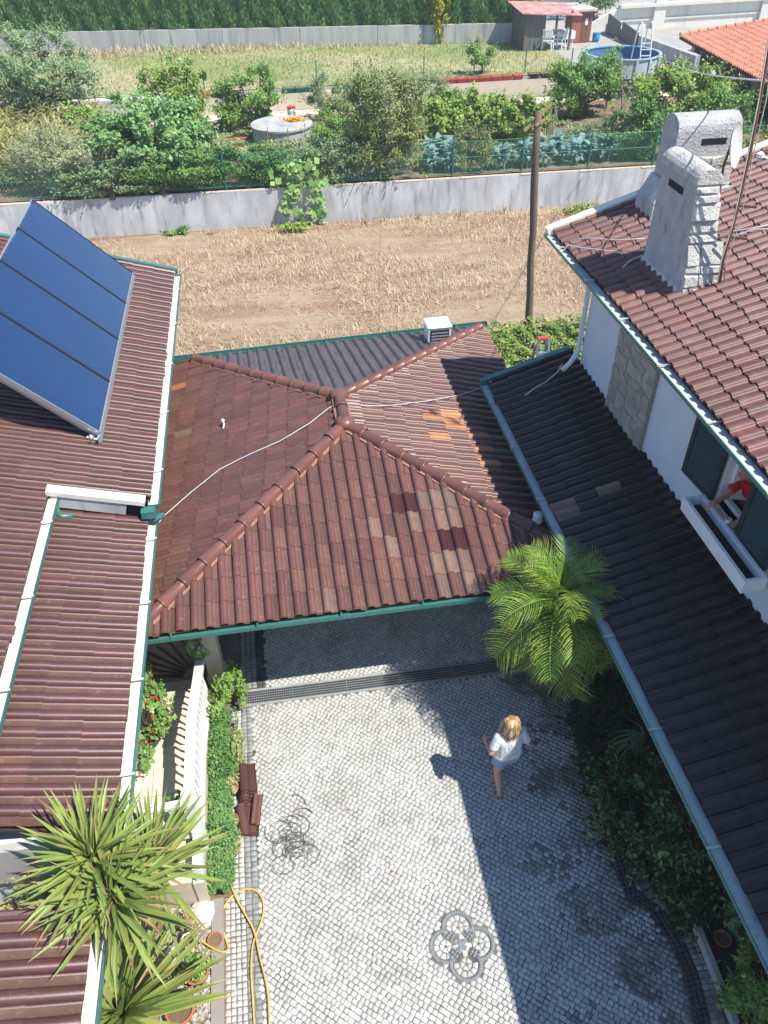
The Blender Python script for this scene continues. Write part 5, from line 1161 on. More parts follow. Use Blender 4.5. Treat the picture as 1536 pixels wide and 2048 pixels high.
# palm
pm = thing('date_palm', 'feathery date palm, sunlit fronds between pavilion and porch', 'palm', V(3.5, 7.0, 0)); pc = V(3.36, 6.72, 2.62)
b = MB(); k = 9; b.tube([V(3.62,7.1,-.05)+(pc-V(3.62,7.1,-.05))*i/k+V(random.uniform(-.015,.015),0,0) for i in range(k+1)], [.085+.018*(i % 2) for i in range(k+1)], 9); b.build('trunk', M['bark'], pm)
def frond_mesh(L, droop, seed, old=False):
    r = random.Random(seed); b = MB(); pts = []; pos = V(0,0,0); e = .0; n = 16
    for i in range(n+1):
        pts.append(pos.copy()); e = -droop*(i/n)**1.3; pos = pos+V(math.cos(e), 0, math.sin(e))*L/n
    b.tube(pts, [.014*(1-.75*i/n) for i in range(n+1)], 4, 1)
    for i in range(2, 30):
        t = i/30; k = min(int(t*n), n-1); f = t*n-k; q = pts[k]*(1-f)+pts[k+1]*f; d = unit((pts[k+1]-pts[k])[None])[0]; up = V(-d[2],0,d[0])
        ll = L*.36*math.sin(pi*min(1, t*.85+.13))**.6*r.uniform(.8,1.1)
        for s in (-1, 1):
            dv = unit((d*.62+V(0,s,0)*1.0+up*r.uniform(.1,.5))[None])[0]; m1 = q+dv*ll*.4; m2 = q+dv*ll*.75+V(0,0,-1)*ll*.1+d*ll*.06; tip = q+dv*ll+V(0,0,-1)*ll*.32+d*ll*.12; w = d*.0105
            mi = 2 if (r.random() < (.8 if old else .2)) else 0
            b.add([q-w*.5, q+w*.5, m1+w, m1-w], [(0,1,2,3)], 0); b.add([m1-w, m1+w, m2+w*.8, m2-w*.8], [(0,1,2,3)], 0); b.add([m2-w*.8, m2+w*.8, tip], [(0,1,2)], mi)
    return b.mesh('frond', [F['palm'], F['lime'], F['palmtip']])
FM = [frond_mesh(random.uniform(.95,1.1), random.uniform(1.0,1.6), i) for i in range(6)]+[frond_mesh(1.1, 1.5, 20, True), frond_mesh(1.15, 1.8, 21, True), frond_mesh(1.2, 1.3, 22)]
NF = 34
for i in range(NF):
    az = i*2.39996+random.uniform(-.25,.25); t = i/NF; el = 1.35-t*1.95+random.uniform(-.12,.12)
    m = Matrix.Translation(Vector(pc+V(0,0,.12-.25*t))) @ Matrix.Rotation(az, 4, 'Z') @ Matrix.Rotation(-el, 4, 'Y') @ Matrix.Rotation(random.uniform(-.5,.5), 4, 'X') @ Matrix.Scale(.72+.42*min(1,t*1.4), 4)
    place(bpy.data.objects.new('frond', FM[i % 6] if i < 30 else FM[6+i % 3]), pm, m)
for i in range(12):
    az = pi*.75+i*.42+random.uniform(-.2,.2); m = Matrix.Translation(Vector(pc+V(0,0,-.12))) @ Matrix.Rotation(az, 4, 'Z') @ Matrix.Rotation(random.uniform(.35,.85), 4, 'Y') @ Matrix.Rotation(random.uniform(-.6,.6), 4, 'X') @ Matrix.Scale(random.uniform(1.0,1.2), 4)
    place(bpy.data.objects.new('frond', FM[6+i % 3]), pm, m)
sg = thing('sunburst_gate', 'dark metal gate with radiating bars in shade below the pavilion corner', 'gate', (-2.3, 8.3, .06))
b = MB(); b.box(-2.88, -1.8, 8.3, 8.33, .1, 1.15); b.build('panel', M['gatedark'], sg)
for i in range(7):
    a_ = math.radians(96+i*12); o = V(-1.86, 8.285, .16); e = o+V(math.cos(a_), 0, math.sin(a_))*(.96 if i < 4 else .9); b = MB(); b.beam(o+(e-o)*.25, e, .035, .03, (0,1,0)); b.build('bar', M['blackp'], sg)
# yuccas: every strap leaf a part
def yleaf(L, w, droop, seed):
    b = MB(); n = 6; pos = V(0,0,0); e = 0
    P = []
    for i in range(n+1): P.append(pos.copy()); e = -droop*(i/n)**2; pos = pos+V(math.cos(e),0,math.sin(e))*L/n
    for i, q in enumerate(P):
        t = i/n; ww = w*.5*min(1, .55+t*1.8)*(1-t**2.2)+.0015; b.v += [(q[0],-ww,q[2]+ww*.35), (q[0],0,q[2]-ww*.1), (q[0],ww,q[2]+ww*.35)]
    for i in range(n):
        for j in (0,1): b.f.append((3*i+j,3*i+j+1,3*i+4+j,3*i+3+j)); b.m.append(1 if i == n-1 and seed % 3 == 0 else 0)
    return b.mesh('leaf', [F['yucca'], F['yuccaold']])
YM = [yleaf(random.uniform(.9,1.12), random.uniform(.075,.1), random.uniform(.15,.7), i) for i in range(8)]; YO = yleaf(.7, .045, 1.2, 1); YO.materials[0] = F['yuccaold']
def yucca(label, base, heads):
    t = thing('yucca', label, 'yucca', base)
    for c, n, sc_ in heads:
        c = np.array(c, float); b = MB(); bs = np.array(base, float); b.tube([bs+V(random.uniform(-.05,.05),0,-.05), (bs+c)/2+V(random.uniform(-.06,.06),0,0), c], [.09,.075,.065], 8); b.build('trunk', M['bark'], t)
        for i in range(n):
            tt = i/n; az = i*2.39996+random.uniform(-.2,.2); el = 1.45-1.75*tt**.8+random.uniform(-.1,.1)
            m = Matrix.Translation(Vector(c+V(0,0,.1-.22*tt))) @ Matrix.Rotation(az,4,'Z') @ Matrix.Rotation(-el,4,'Y') @ Matrix.Rotation(random.uniform(-.35,.35),4,'X') @ Matrix.Scale(sc_*random.uniform(.85,1.12)*(1 if tt > .12 else .75),4)
            place(bpy.data.objects.new('leaf', YO if tt > .88 or random.random() < .03 else random.choice(YM)), t, m)
yb = at(255, 1925, .05)
yucca('large spiky yucca with several heads beside the left house', yb, [(at(190,1725,3.2), 130, .7), (at(230,1800,2.95), 120, .74), (at(305,1735,2.3), 90, .8)])
yucca('lower single yucca rosette at the bottom left', at(262, 2080, .05), [(at(250,2035,1.1), 120, 1.08)])
bush('dry_flower_shrub', 'dry seedy shrub between yucca and left wall', 'shrub', V(-2.85, 3.88, .1), (.55, .26, .5), 9000, (.025, .055), 'dry', 60, .22, 1.75, .4)
bush('dry_flower_shrub', 'dry seed-head clump below the big yucca', 'shrub', at(300, 1935, .03), (.36, .3, .22), 2600, (.025, .06), 'dry', 34, .27, .12, .4)
bush('dry_flower_shrub', 'thin dry stems beside the pale rock', 'shrub', at(385, 1885, .03), (.14, .3, .22), 1000, (.025, .06), 'dry', 20, .3, .05, .4)
def rock(c, r, name, label, mk='rock'):
    b = MB(); n = 9; b.lathe(c, [(r*.85,0),(r,r*.25),(r*.8,r*.55),(r*.35,r*.72)], n); v = np.array(b.v); v[:,:2] += RNG.normal(0, r*.1, (len(v),2)); v[:,2] += RNG.normal(0, r*.04, len(v)); b.v = [tuple(p) for p in v]
    tag(b.build(name, M[mk], None, False), label, 'rock')
rock(at(405, 1828, .02), .17, 'rock', 'large pale rock at the hedge end by the kerb'); rock(at(412, 1845, .02), .09, 'rock', 'small dark grey stone beside the pale rock', 'conc2')
b = MB(); c = at(355, 1905, .1); b.tube([c, c+V(.08,.15,.1), c+V(.2,.2,.06), c+V(.28,.05,.02)], .02, 6); tag(b.build('garden_lamp', M['alu'], None, True), 'bent grey metal pipe among the dry plants', 'pipe')
b = MB(); c = at(330, 1935, .12); b.extr([c+V(.205,.02,.02), c+V(.33,-.06,.05), c+V(.36,.12,.1), c+V(.245,.2,.12)], V(0,0,-.01)); b.extr([c, c+V(.2,.02,.02), c+V(.24,.2,.12), c+V(.03,.16,.1)], V(0,0,-.01)); tag(b.build('plastic_sheet', M['whitep']), 'crumpled white plastic scrap by the dry seed-head clump', 'plastic scrap')
# hose
def zc(p, z=.03): return at(p[0]/2.743, 1600+p[1]/2.743, z)
hp1 = [(1065,740),(1130,790),(1200,828),(1238,830),(1250,800),(1225,720),(1217,650),(1228,590),(1265,535),(1310,502),(1360,488),(1405,498),(1435,535),(1447,585),(1438,650),(1415,715),(1392,775),(1380,860),(1378,960),(1386,1080),(1396,1240),(1405,1400)]
hp2 = [(1255,430),(1272,480),(1300,545),(1345,625),(1385,700),(1405,760),(1425,860),(1455,980),(1472,1080),(1478,1240),(1480,1400)]
def smooth(P, n=4):
    P = [np.array(p, float) for p in P]; out = []
    for i in range(len(P)-1):
        p0, p1, p2, p3 = P[max(i-1,0)], P[i], P[i+1], P[min(i+2,len(P)-1)]
        for k in range(n):
            t = k/n; out.append(.5*((2*p1)+(-p0+p2)*t+(2*p0-5*p1+4*p2-p3)*t*t+(-p0+3*p1-3*p2+p3)*t**3))
    return out+[P[-1]]
hose = thing('garden_hose', 'yellow garden hose looped on the left cobbled border', 'hose', zc(hp2[5]))
for P, z in ((hp1, .03), (hp2, .052)): b = MB(); b.tube(smooth([zc(p, z+(.06 if P is hp1 and i < 4 else 0)) for i, p in enumerate(P)]), .0125, 7); b.build('hose_length', M['yellow'], hose, True)
# tangle of wire on the cobbles
wt = thing('wire_tangle', 'tangled coil of grey wire lying on the cobbles', 'wire', at(590, 1690, .01))
for k in range(20):
    b = MB(); c = at(588+random.gauss(0,16), 1688+random.gauss(0,20), .02+.003*k); r = random.uniform(.07,.2); a0 = random.uniform(0,6.3); sp = random.uniform(2.5,6); ex = random.uniform(.6,1)
    b.tube([c+V(math.cos(a0+t*sp)*r*(1+.15*math.sin(3*t)), math.sin(a0+t*sp)*r*ex*(1.1), .01*math.sin(5*t)) for t in np.linspace(0,1,18)], .0045, 4); b.build('wire_loop', M['wire'], wt)
for p0 in ((580,1650),(600,1640),(612,1610),(625,1625)):
    b = MB(); c = at(*p0, .02); a0 = random.uniform(.8,2.2); b.tube([c+V(math.cos(a0+.9*t)*.28*t, math.sin(a0+.9*t)*.3*t, .02*math.sin(3*t)) for t in np.linspace(0,1,8)], .0055, 4); b.build('wire_end', M['wire'], wt)
# stacked and broken roof tiles on the paving
tv, tf = tile_mesh(.24, .4, .06, .01)
def loose(label, c, rz, tilt=0, w=1, key='tile'):
    b = MB(); vv = [(x-.12, y-.2, z) for x, y, z in tv]; b.add([(x*w, y, z+.0) for x, y, z in vv], tf); b.add([(x*w, y, z-.014) for x, y, z in vv[:len(vv)]], [f[::-1] for f in tf[:9]])
    o = place(bpy.data.objects.new('spare_tile', b.mesh('spare_tile', M[key])), None, Matrix.Translation(Vector(c)) @ Matrix.Rotation(rz,4,'Z') @ Matrix.Rotation(tilt,4,'X')); tag(o, label, 'roof tile', 'spare roof tiles on the cobbles')
c = at(497, 1585, .02)
for i in range(5): loose('brown roof tile, %s of the neat stack by the hedge' % ('lowest', 'second from the bottom', 'middle one', 'second from the top', 'topmost')[i], c+V(.004*i, .03*i, .02+.035*i), random.uniform(-.03,.03)+.03, key='tile_dark')
loose('brown roof tile lying lowest of the broken heap', at(502, 1645, .02), -.1, key='tile_dark'); loose('brown roof tile leaning across the broken heap', at(494, 1640, .05), .12, .08, key='tile_dark')
loose('small broken tile piece with orange fracture on the heap', at(513, 1622, .09), -.15, .1, .55, key='tile')
for px_, py_ in ((694, 1622), (782, 1746)):
    b = MB(); c = at(px_, py_, .016); b.extr([c, c+V(.03,.005,0), c+V(.025,.03,0), c+V(.005,.025,0)], V(0,0,.012)); tag(b.build('tile_chip', M['terra']), 'tiny red tile chip on the cobbles, %s of two' % ('upper' if px_ < 700 else 'lower'), 'tile chip')
# ------------------------------------------------------------------ garden furniture
wl_ = thing('concrete_well', 'round grey concrete well cover in the vegetable garden', 'well', gp(566, 288)); wc = gp(566, 283)
b = MB(); b.lathe(wc, [(1.2,0),(1.2,.62)], 28); b.build('ring', M['conc2'], wl_)
b = MB(); b.lathe(wc+V(0,0,.621), [(1.26,0),(1.26,.07),(1.2,.09)], 28); b.build('lid', M['conc2'], wl_)
p = np.stack([RNG.normal(.55,.22,260), RNG.normal(.3,.16,260), RNG.uniform(.72,.8,260)],-1)+wc
tag(npobj('drying_petals', foliage(p, wc, (.07,.14), .8, 1.5), qn(260), M['orange_pet']), 'heap of bright orange produce drying on the well lid', 'produce', kind='stuff')
def drum(label, c, r, h, mk, lid, nm='barrel'):
    t = thing(nm, label, nm.replace('_',' '), c); b = MB(); b.lathe(c, [(r*.9,0),(r,h*.3),(r,h*.7),(r*.94,h)], 14); b.build('body', M[mk], t, True)
    b = MB(); b.lathe(c+V(0,0,h+.001), [(r*1.02,0),(r*1.02,.05),(r*.6,.07)], 14); b.build('lid', M[lid], t)
drum('blue barrel with red lid behind the concrete well', gp(527,246), .34, .62, 'tealp', 'redp'); drum('white bucket with red rim by the pale wall', gp(584,236), .19, .42, 'whitep', 'redp', 'bucket')
b = MB(); c = gp(497,274); b.box(c[0]-.6,c[0]+.5,c[1]-.3,c[1]+.3,1.3,1.34)
tag(b.build('compost_board', M['brickp']), 'reddish boards on the soil left of the well', 'board')
b = MB(); ribbon_plant(b, gp(490,272), 60, (.4,.8), .02, (.1,1.0), .4, seg=3); tag(b.build('brushwood', M['wood']), 'grey pile of twigs left of the well', 'twigs')
for i, (p0, py) in enumerate(((538,300),(578,303),(612,292))):
    b = MB(); q = gp(p0,py); b.tube([q, q+V(.02,0,.85)], .02, 5); tag(b.build('stake', M['deadstick']), 'short grey stake before the well, %s from the left' % ORD[i], 'stake')
for i, (p0, py, lb) in enumerate(((875,262,'left'),(932,272,'second'),(987,262,'third'),(1012,278,'right'))):
    q = gp(p0,py); t = thing('scare_bottle', 'small blue bottle on a stake among the vegetables, %s of four' % lb, 'bottle', q); b = MB(); b.tube([q, q+V(0,0,.75)], .012, 4); b.build('stake', M['deadstick'], t); b = MB(); b.lathe(q+V(0,0,.7), [(.05,0),(.055,.2),(.02,.27),(.02,.32)], 8); b.build('bottle', M['bluep'] if i % 2 else M['whitep'], t)
for i, (p0, py) in enumerate(((1345,205),(1408,190),(1296,222),(1372,222),(1436,218))):
    q = gp(p0,py+30); t = thing('plastic_bag', 'pale plastic bag tied in the bean thicket, %s of five' % ORD[i], 'plastic bag', q); b = MB(); b.tube([q, q+V(0,0,1.35)], .012, 4); b.build('stake', M['deadstick'], t)
    b = MB(); b.lathe(q+V(0,0,1.2), [(.05,0),(.15,.1),(.13,.28),(.04,.38)], 7); b.build('bag', M['whitep'], t)
tp = thing('cane_poles', 'cluster of bean canes leaning together beside the round tree', 'bean poles', gp(1255,235))
for i in range(15):
    a_ = gp(random.uniform(1228,1290), random.uniform(225,262)); e_ = atY(random.uniform(1240,1330), random.uniform(135,170), a_[1]+random.uniform(-.5,.8)); b = MB(); b.tube([a_, (a_+e_)/2+V(random.uniform(-.05,.05),0,0), e_], .016, 4); b.build('cane', M['deadstick'], tp)
tp = thing('dry_stalks', 'dry straw stalks standing beside the wooden pole top', 'stalks', gp(1095,285))
for i in range(14):
    a_ = gp(random.uniform(1084,1106), random.uniform(272,288)); b = MB(); b.tube([a_, a_+V(random.uniform(-.12,.12),0,random.uniform(.9,1.7))], .018, 4); b.build('stalk', M['straw'], tp)
# ------------------------------------------------------------------ pool
pcn = at(1245, 106, 2.95); pR = (at(1329,108,2.95)[0]-at(1162,102,2.95)[0])/2; pcn[2] = 2.2
po = thing('round_pool', 'round blue above-ground pool by the white wall', 'pool', pcn); n = 40
b = MB(); b.lathe(pcn, [(pR,0),(pR,.75)], n, capb=False, capt=False); b.build('wall', M['poolw'], po, True)
b = MB(); b.lathe(pcn, [(pR-.04,.75),(pR-.05,.3),(pR-.2,.12),(.1,.1)], n, capb=False); b.build('liner', M['pool'], po, True)
b = MB(); b.lathe(pcn, [(pR-.08,.74),(pR-.08,.79),(pR+.06,.79),(pR+.06,.74)], n, capb=False, capt=False); b.build('rim', M['rimb'], po)
for i in range(16):
    a_ = 2*pi*i/16; b = MB(); b.beam(pcn+V(math.cos(a_)*(pR+.04), math.sin(a_)*(pR+.04), 0), pcn+V(math.cos(a_)*(pR+.04), math.sin(a_)*(pR+.04), .74), .1, .06, (math.cos(a_),math.sin(a_),0)); b.build('upright', M['poolw'], po)
ld = thing('pool_ladder', 'white metal ladder hooked over the pool rim', 'ladder', at(1305,112,2.2)); lx = pcn+V(pR*.72, pR*.35, 0)
for s in (-.25, .25):
    o = lx+V(s,0,0); b = MB(); b.tube(smooth([o+V(0,-.5,.15), o+V(0,-.3,1.0), o+V(0,-.15,1.7), o+V(0,.1,1.85), o+V(0,.32,1.65), o+V(0,.45,1.0), o+V(0,.6,.0)], 3), .035, 6); b.build('rail', M['whitep'], ld, True)
for i in range(4): b = MB(); b.beam(lx+V(-.25,-.48+.06*i,.3+.25*i), lx+V(.25,-.48+.06*i,.3+.25*i), .06, .03); b.build('rung', M['whitep'], ld)
# ------------------------------------------------------------------ shed and neighbours
s0 = at(1100, 100, 2.2); sh = thing('garden_shed', 'dark sheet-metal shed with faded red roof behind the lawn', 'shed', s0)
x0, x1, y0, y1 = s0[0]-1.45, s0[0]+1.0, s0[1], s0[1]+2.2
for q in ((x0,y0),(x1,y0),(x0,y1),(x1,y1)): b = MB(); b.box(q[0]-.05,q[0]+.05,q[1]-.05,q[1]+.05,2.15,3.95); b.build('post', M['wood'], sh)
for i in range(6): b = MB(); b.box(x0+.0+.27*i, x0+.26+.27*i, y0-.02+(.01 if i%2 else 0), y0+.02, 2.2, 3.85-.02*i) if i < 4 else b.box(x0-.02,x0+.02,y0+.1+(i-4)*1.0,y0+1.05+(i-4)*1.0,2.2,3.9); b.build('wall_sheet', M['tin'], sh)
for i in range(9):
    xa = x0-.35+i*.36; b = MB(); zf = 3.92-.02*i; b.hexa([(xa,y0-.4,zf),(xa+.35,y0-.4,zf-.02),(xa+.35,y1+.3,zf+.18),(xa,y1+.3,zf+.2)], [(xa,y0-.4,zf+.04),(xa+.35,y0-.4,zf+.03),(xa+.35,y1+.3,zf+.23),(xa,y1+.3,zf+.24)]); b.build('roof_sheet', M['tinred'], sh)
def chair(label, c, rz):
    t = thing('plastic_chair', label, 'chair', (0,0,0), 'white garden chairs by the shed')
    b = MB(); b.box(-.24,.24,-.22,.24,.42,.46); b.build('seat', M['whitep'], t)
    for s in (-1,1):
        for dy in (-.2,.2): b = MB(); b.beam((s*.22,dy,.42),(s*.26,dy*1.2,0),.04,.04); b.build('leg', M['whitep'], t)
        b = MB(); b.box(s*.27-.02,s*.27+.02,-.22,.24,.64,.67); b.beam((s*.27,-.2,.66),(s*.24,-.2,.44),.03,.03); b.build('armrest', M['whitep'], t)
    for i in range(5): b = MB(); b.beam((-.2+.1*i,.24,.46),(-.2+.1*i,.34,.95),.05,.02); b.build('back_slat', M['whitep'], t)
    b = MB(); b.beam((-.25,.345,.96),(.25,.345,.96),.05,.05); b.build('top_rail', M['whitep'], t)
    move(t, Matrix.Translation(Vector(c)) @ Matrix.Rotation(rz,4,'Z'))
chair('white plastic chair standing in front of the shed', at(1094,101,2.2), 2.6); chair('white plastic chair half hidden beside the shed table', at(1118,97,2.2), 4.0)
tb = thing('garden_table', 'white cloth covered table under the shed awning', 'table', at(1122,92,2.2)); c = at(1124,93,2.2)
b = MB(); b.box(c[0]-.5,c[0]+.5,c[1]-.4,c[1]+.4,2.9,2.95); b.box(c[0]-.52,c[0]+.52,c[1]-.42,c[1]-.4,2.6,2.94); b.build('top', M['whitep'], tb)
for s in (-1,1):
    for q in (-1,1): b = MB(); b.box(c[0]+s*.42-.03,c[0]+s*.42+.03,c[1]+q*.33-.03,c[1]+q*.33+.03,2.2,2.9); b.build('leg', M['whitep'], tb)
c = at(1158,84,2.2); oc = thing('brick_outhouse', 'small brick-red outhouse with brown door beside the shed', 'outhouse', c)
b = MB(); b.box(c[0]-.55,c[0]+.6,c[1],c[1]+1,2.2,3.65); b.build('wall', M['brickp'], oc); b = MB(); b.box(c[0]-.7,c[0]+.75,c[1]-.2,c[1]+1.2,3.652,3.75); b.build('roof', M['concb'], oc); b = MB(); b.box(c[0]+.05,c[0]+.5,c[1]-.02,c[1]-.002,2.2,3.5); b.build('door', M['rust'], oc); b = MB(); b.box(c[0]+.2,c[0]+.36,c[1]-.03,c[1]-.022,3.0,3.3); b.build('notice', M['whitep'], oc)
drum('blue canister on the ground by the pool', at(1191,82,2.2), .2, .35, 'bluep', 'bluep', 'canister')
ww = thing('white_wall', 'tall pale stepped concrete wall behind the pool', 'wall', atY(1300,90,51)); yw = 50.5
P = [atY(1180,90,yw), atY(1560,110,yw), atY(1560,-3,yw), atY(1322,8,yw), atY(1242,15,yw), atY(1205,35,yw), atY(1180,52,yw)]; P[0][2] = P[1][2] = 2.0; b = MB(); b.extr(P, V(0,.35,0)); b.build('wall_face', M['concw'], ww)
for q0, q1 in (((1240,13),(1560,-6)),): A, B = atY(*q0,yw-.05), atY(*q1,yw-.05); b = MB(); b.beam(A, B, .5, .16); b.build('coping', M['concw'], ww)
A, B = atY(1240,42,yw-.04), atY(1560,22,yw-.04); b = MB(); b.beam(A, B, .06, .1); b.build('ledge', M['concw'], ww)
for p0 in (1322, 1535): A = atY(p0,8,yw-.12); b = MB(); b.box(A[0]-.35,A[0]+.35,A[1]-.1,A[1]+.08,2.1,A[2]+.5); b.build('pilaster', M['concw'], ww)
rw = thing('ramp_wall', 'low concrete wall running towards the pool, its near face shaded', 'wall', at(1300,100,2.2))
A, B = atY(1212,47,49.8), at(1392,112,2.9); A2, B2 = V(A[0],A[1],2.1), V(B[0],B[1],2.1); b = MB(); b.extr([A2,B2,B,A], V(.3,.12,0)); b.build('wall_body', M['conc2'], rw)
d_ = (B2-A2); nrm_ = unit(np.cross(d_, V(0,0,1))[None])[0]; nrm_ = nrm_ if nrm_[0] < 0 else -nrm_
for i, (f0, f1, hh) in enumerate(((.03,.2,.85),(.22,.42,.75))): b = MB(); q0, q1 = A2+d_*f0+nrm_*.02, A2+d_*f1+nrm_*.02; b.extr([q0,q1,q1+V(0,0,hh*1.0),q0+V(0,0,hh*1.25)], nrm_*.04); b.build('panel', M['tin'], rw)
# tile-roofed veranda at right
E0, E1 = at(1380,152,1.3), at(1476,214,1.3); vd = thing('veranda_house', 'house corner with orange tile roof and glazed veranda at right', 'house', (E0+E1)/2)
zt = max(atX(1396,100,E0[0])[2], 3.4); ev = unit((E1-E0)[None])[0]; rt = V(-ev[1], ev[0], 0); rt = rt if rt[0] > 0 else -rt
zt = 2.85; q0 = E0-ev*1.4-rt*.45+V(0,0,zt-1.3); q1 = E1+ev*4.5-rt*.45+V(0,0,zt-1.3); T_ = rt*1.0+V(0,0,.13)
sV = Slope(q0, T_, [q0, q1, q1+T_*6, q0+T_*6], .24, .4, .07, 'tile_far', lift=.03); b = MB(); deck(b, sV, -.02, .1); rfv = b.build('roof', M['deck'], vd); lay([(rfv, [sV])], 120)
b = MB(); b.beam(q0+rt*.3-V(0,0,.1), q1+rt*.3-V(0,0,.1), .12, .2); b.build('eave_beam', M['steel'], vd)
L_ = np.linalg.norm(E1-E0)
for i in range(6):
    o = E0+(E1-E0)*i/3; big = i in (0, 3); w_ = .16 if big else .06; b = MB(); b.box(o[0]-w_,o[0]+w_,o[1]-w_,o[1]+w_,1.2,zt-.1); b.build('post', M['steel'] if big else M['rust'], vd)
b = MB(); b.extr([E0+rt*1.6-ev*1.0, E1+rt*1.6+ev*4, E1+rt*1.6+ev*4+V(0,0,1.6), E0+rt*1.6-ev*1.0+V(0,0,1.6)], rt*.2); b.build('back_wall', M['cream_curtain'], vd)
b = MB(); b.extr([E0-ev*1.2-rt*.3+V(0,0,-.02), E1+ev*4-rt*.3+V(0,0,-.02), E1+ev*4+rt*1.7+V(0,0,-.02), E0-ev*1.2+rt*1.7+V(0,0,-.02)], V(0,0,.12)); b.build('floor', M['patio'], vd)
ridge_caps(rfv, q0+V(0,0,.05)+T_*.02, q0+T_*6+V(0,0,.05), .13, .11, .45, 'tile_far')
# trees and sheds past the hedge end
bush('far_tree', 'hazy tree between hedge and white wall at the top', 'tree', at(1185,38,2.2), (2.2,1.5,1.6), 2600, (.15,.3), 'grey', 30, .28, .2)
bush('far_tree', 'yellowish bush at the end of the conifer hedge', 'tree', at(1048,40,2.2), (1.3,1.2,1.3), 1800, (.14,.28), 'box', 22, .3, .1)
gh = thing('polytunnel', 'low white framed greenhouse beyond the shed at top', 'greenhouse', at(1085,14,2.2)); c = at(1085,16,2.2)
for i in range(5):
    b = MB(); b.beam((c[0]-2.6,c[1]+i*1.0,2.4+.5*i),(c[0]+2.6,c[1]+i*1.0-.3,2.4+.5*i),.12,.12); b.build('frame_bar', M['whitep'], gh)
b = MB(); b.hexa([(c[0]-2.6,c[1],2.2),(c[0]+2.6,c[1]-.3,2.2),(c[0]+2.6,c[1]+5,2.2),(c[0]-2.6,c[1]+5,2.2)],[(c[0]-2.5,c[1]+.2,2.36),(c[0]+2.5,c[1],2.36),(c[0]+2.5,c[1]+5,4.4),(c[0]-2.5,c[1]+5,4.4)]); b.build('cover', M['wire'], gh)
# ------------------------------------------------------------------ people
def capsule(b, p0, p1, r0, r1, n=10, flat=(1,1)):
    p0, p1 = np.array(p0, float), np.array(p1, float); d = p1-p0; L = np.linalg.norm(d); d = d/L if L > 1e-6 else V(0,0,1)
    pts, rr = [], []
    for k in (0, .35, .7, .92): pts.append(p0-d*r0*math.cos(k*pi/2)); rr.append(max(.0015, r0*math.sin(k*pi/2)))
    pts.append(p0); rr.append(r0); pts.append(p1); rr.append(r1)
    for k in (.92, .7, .35, 0): pts.append(p1+d*r1*math.cos(k*pi/2)); rr.append(max(.0015, r1*math.sin(k*pi/2)))
    b.tube(pts, rr, n)
def ell(b, c, R, n=14, m=9):
    c = np.array(c, float); b.lathe(c, [(max(.002, R[0]*math.sin(pi*i/m)), -R[2]*math.cos(pi*i/m)) for i in range(m+1)], n, sy=R[1]/R[0])
def remesh(b, name, m, parent, M4, vox=.012, sm=4):
    me = b.mesh(name, m); o = bpy.data.objects.new(name, me); COL.objects.link(o)
    r = o.modifiers.new('r', 'REMESH'); r.mode = 'VOXEL'; r.voxel_size = vox
    s = o.modifiers.new('s', 'SMOOTH'); s.iterations = sm; s.factor = .5
    dg = bpy.context.evaluated_depsgraph_get(); e = o.evaluated_get(dg); nm = bpy.data.meshes.new_from_object(e)
    bpy.data.objects.remove(o); bpy.data.meshes.remove(me); nm.name = name
    if not nm.materials: nm.materials.append(m)
    nm.polygons.foreach_set('use_smooth', [True]*len(nm.polygons))
    return place(bpy.data.objects.new(name, nm), parent, M4)
def hand(b, w, d, side, curl=.5, s=1.0, up=(0,0,1)):
    """palm and five bent fingers: w wrist, d pointing direction, side = thumb direction"""
    w, d, side = np.array(w,float), unit(np.array(d,float)[None])[0], unit(np.array(side,float)[None])[0]; dn = np.cross(d, side)
    if dn[2] > 0: dn = -dn
    for t in (-.025,-.008,.01,.025): capsule(b, w+side*t*.6*s, w+(d*.085+side*t)*s, .017*s, .0145*s, 7)
    for t, L in ((.03,.07),(.01,.08),(-.011,.074),(-.031,.058)):
        k0 = w+(d*.09+side*t)*s; k1 = k0+(d*math.cos(curl*.6)+dn*math.sin(curl*.6))*L*.5*s; k2 = k1+(d*math.cos(curl*1.7)+dn*math.sin(curl*1.7))*L*.5*s
        capsule(b, k0, k1, .0095*s, .009*s, 6); capsule(b, k1, k2, .009*s, .0075*s, 6)
    t0 = w+(d*.03+side*.035)*s; t1 = t0+(d*.6+side*.7)*.035*s; capsule(b, t0, t1, .012*s, .011*s, 6); capsule(b, t1, t1+(d*.9+side*.2+dn*.3)*.032*s, .0105*s, .009*s, 6)
def head(b, c, fwd, s=1.0):
    c = np.array(c,float); f = unit(np.array(fwd,float)[None])[0]; r = unit(np.cross(f, V(0,0,1))[None])[0]
    ell(b, c, (.078*s,.094*s,.112*s)); capsule(b, c+f*.035*s-V(0,0,.05)*s, c+f*.05*s-V(0,0,.085)*s, .055*s, .035*s)
    capsule(b, c+f*.088*s+V(0,0,.012)*s, c+f*.108*s-V(0,0,.022)*s, .009*s, .014*s, 7)
    for e in (-1,1): capsule(b, c+r*e*.08*s+V(0,0,.02)*s, c+r*e*.083*s-V(0,0,.02)*s, .012*s, .009*s, 6)
    capsule(b, c+f*.092*s-V(0,0,.052)*s-r*.018*s, c+f*.092*s-V(0,0,.052)*s+r*.018*s, .008*s, .008*s, 6)
skin = mat('skin', (.60,.33,.23), (.54,.28,.20), 12, rough=.55, spec=.4); skin2 = mat('tanned_skin', (.46,.24,.16), (.40,.20,.135), 12, rough=.55, spec=.4)
blond2 = mat('light_blond_hair', (.72,.57,.36), (.6,.45,.26), 16, rough=.5)
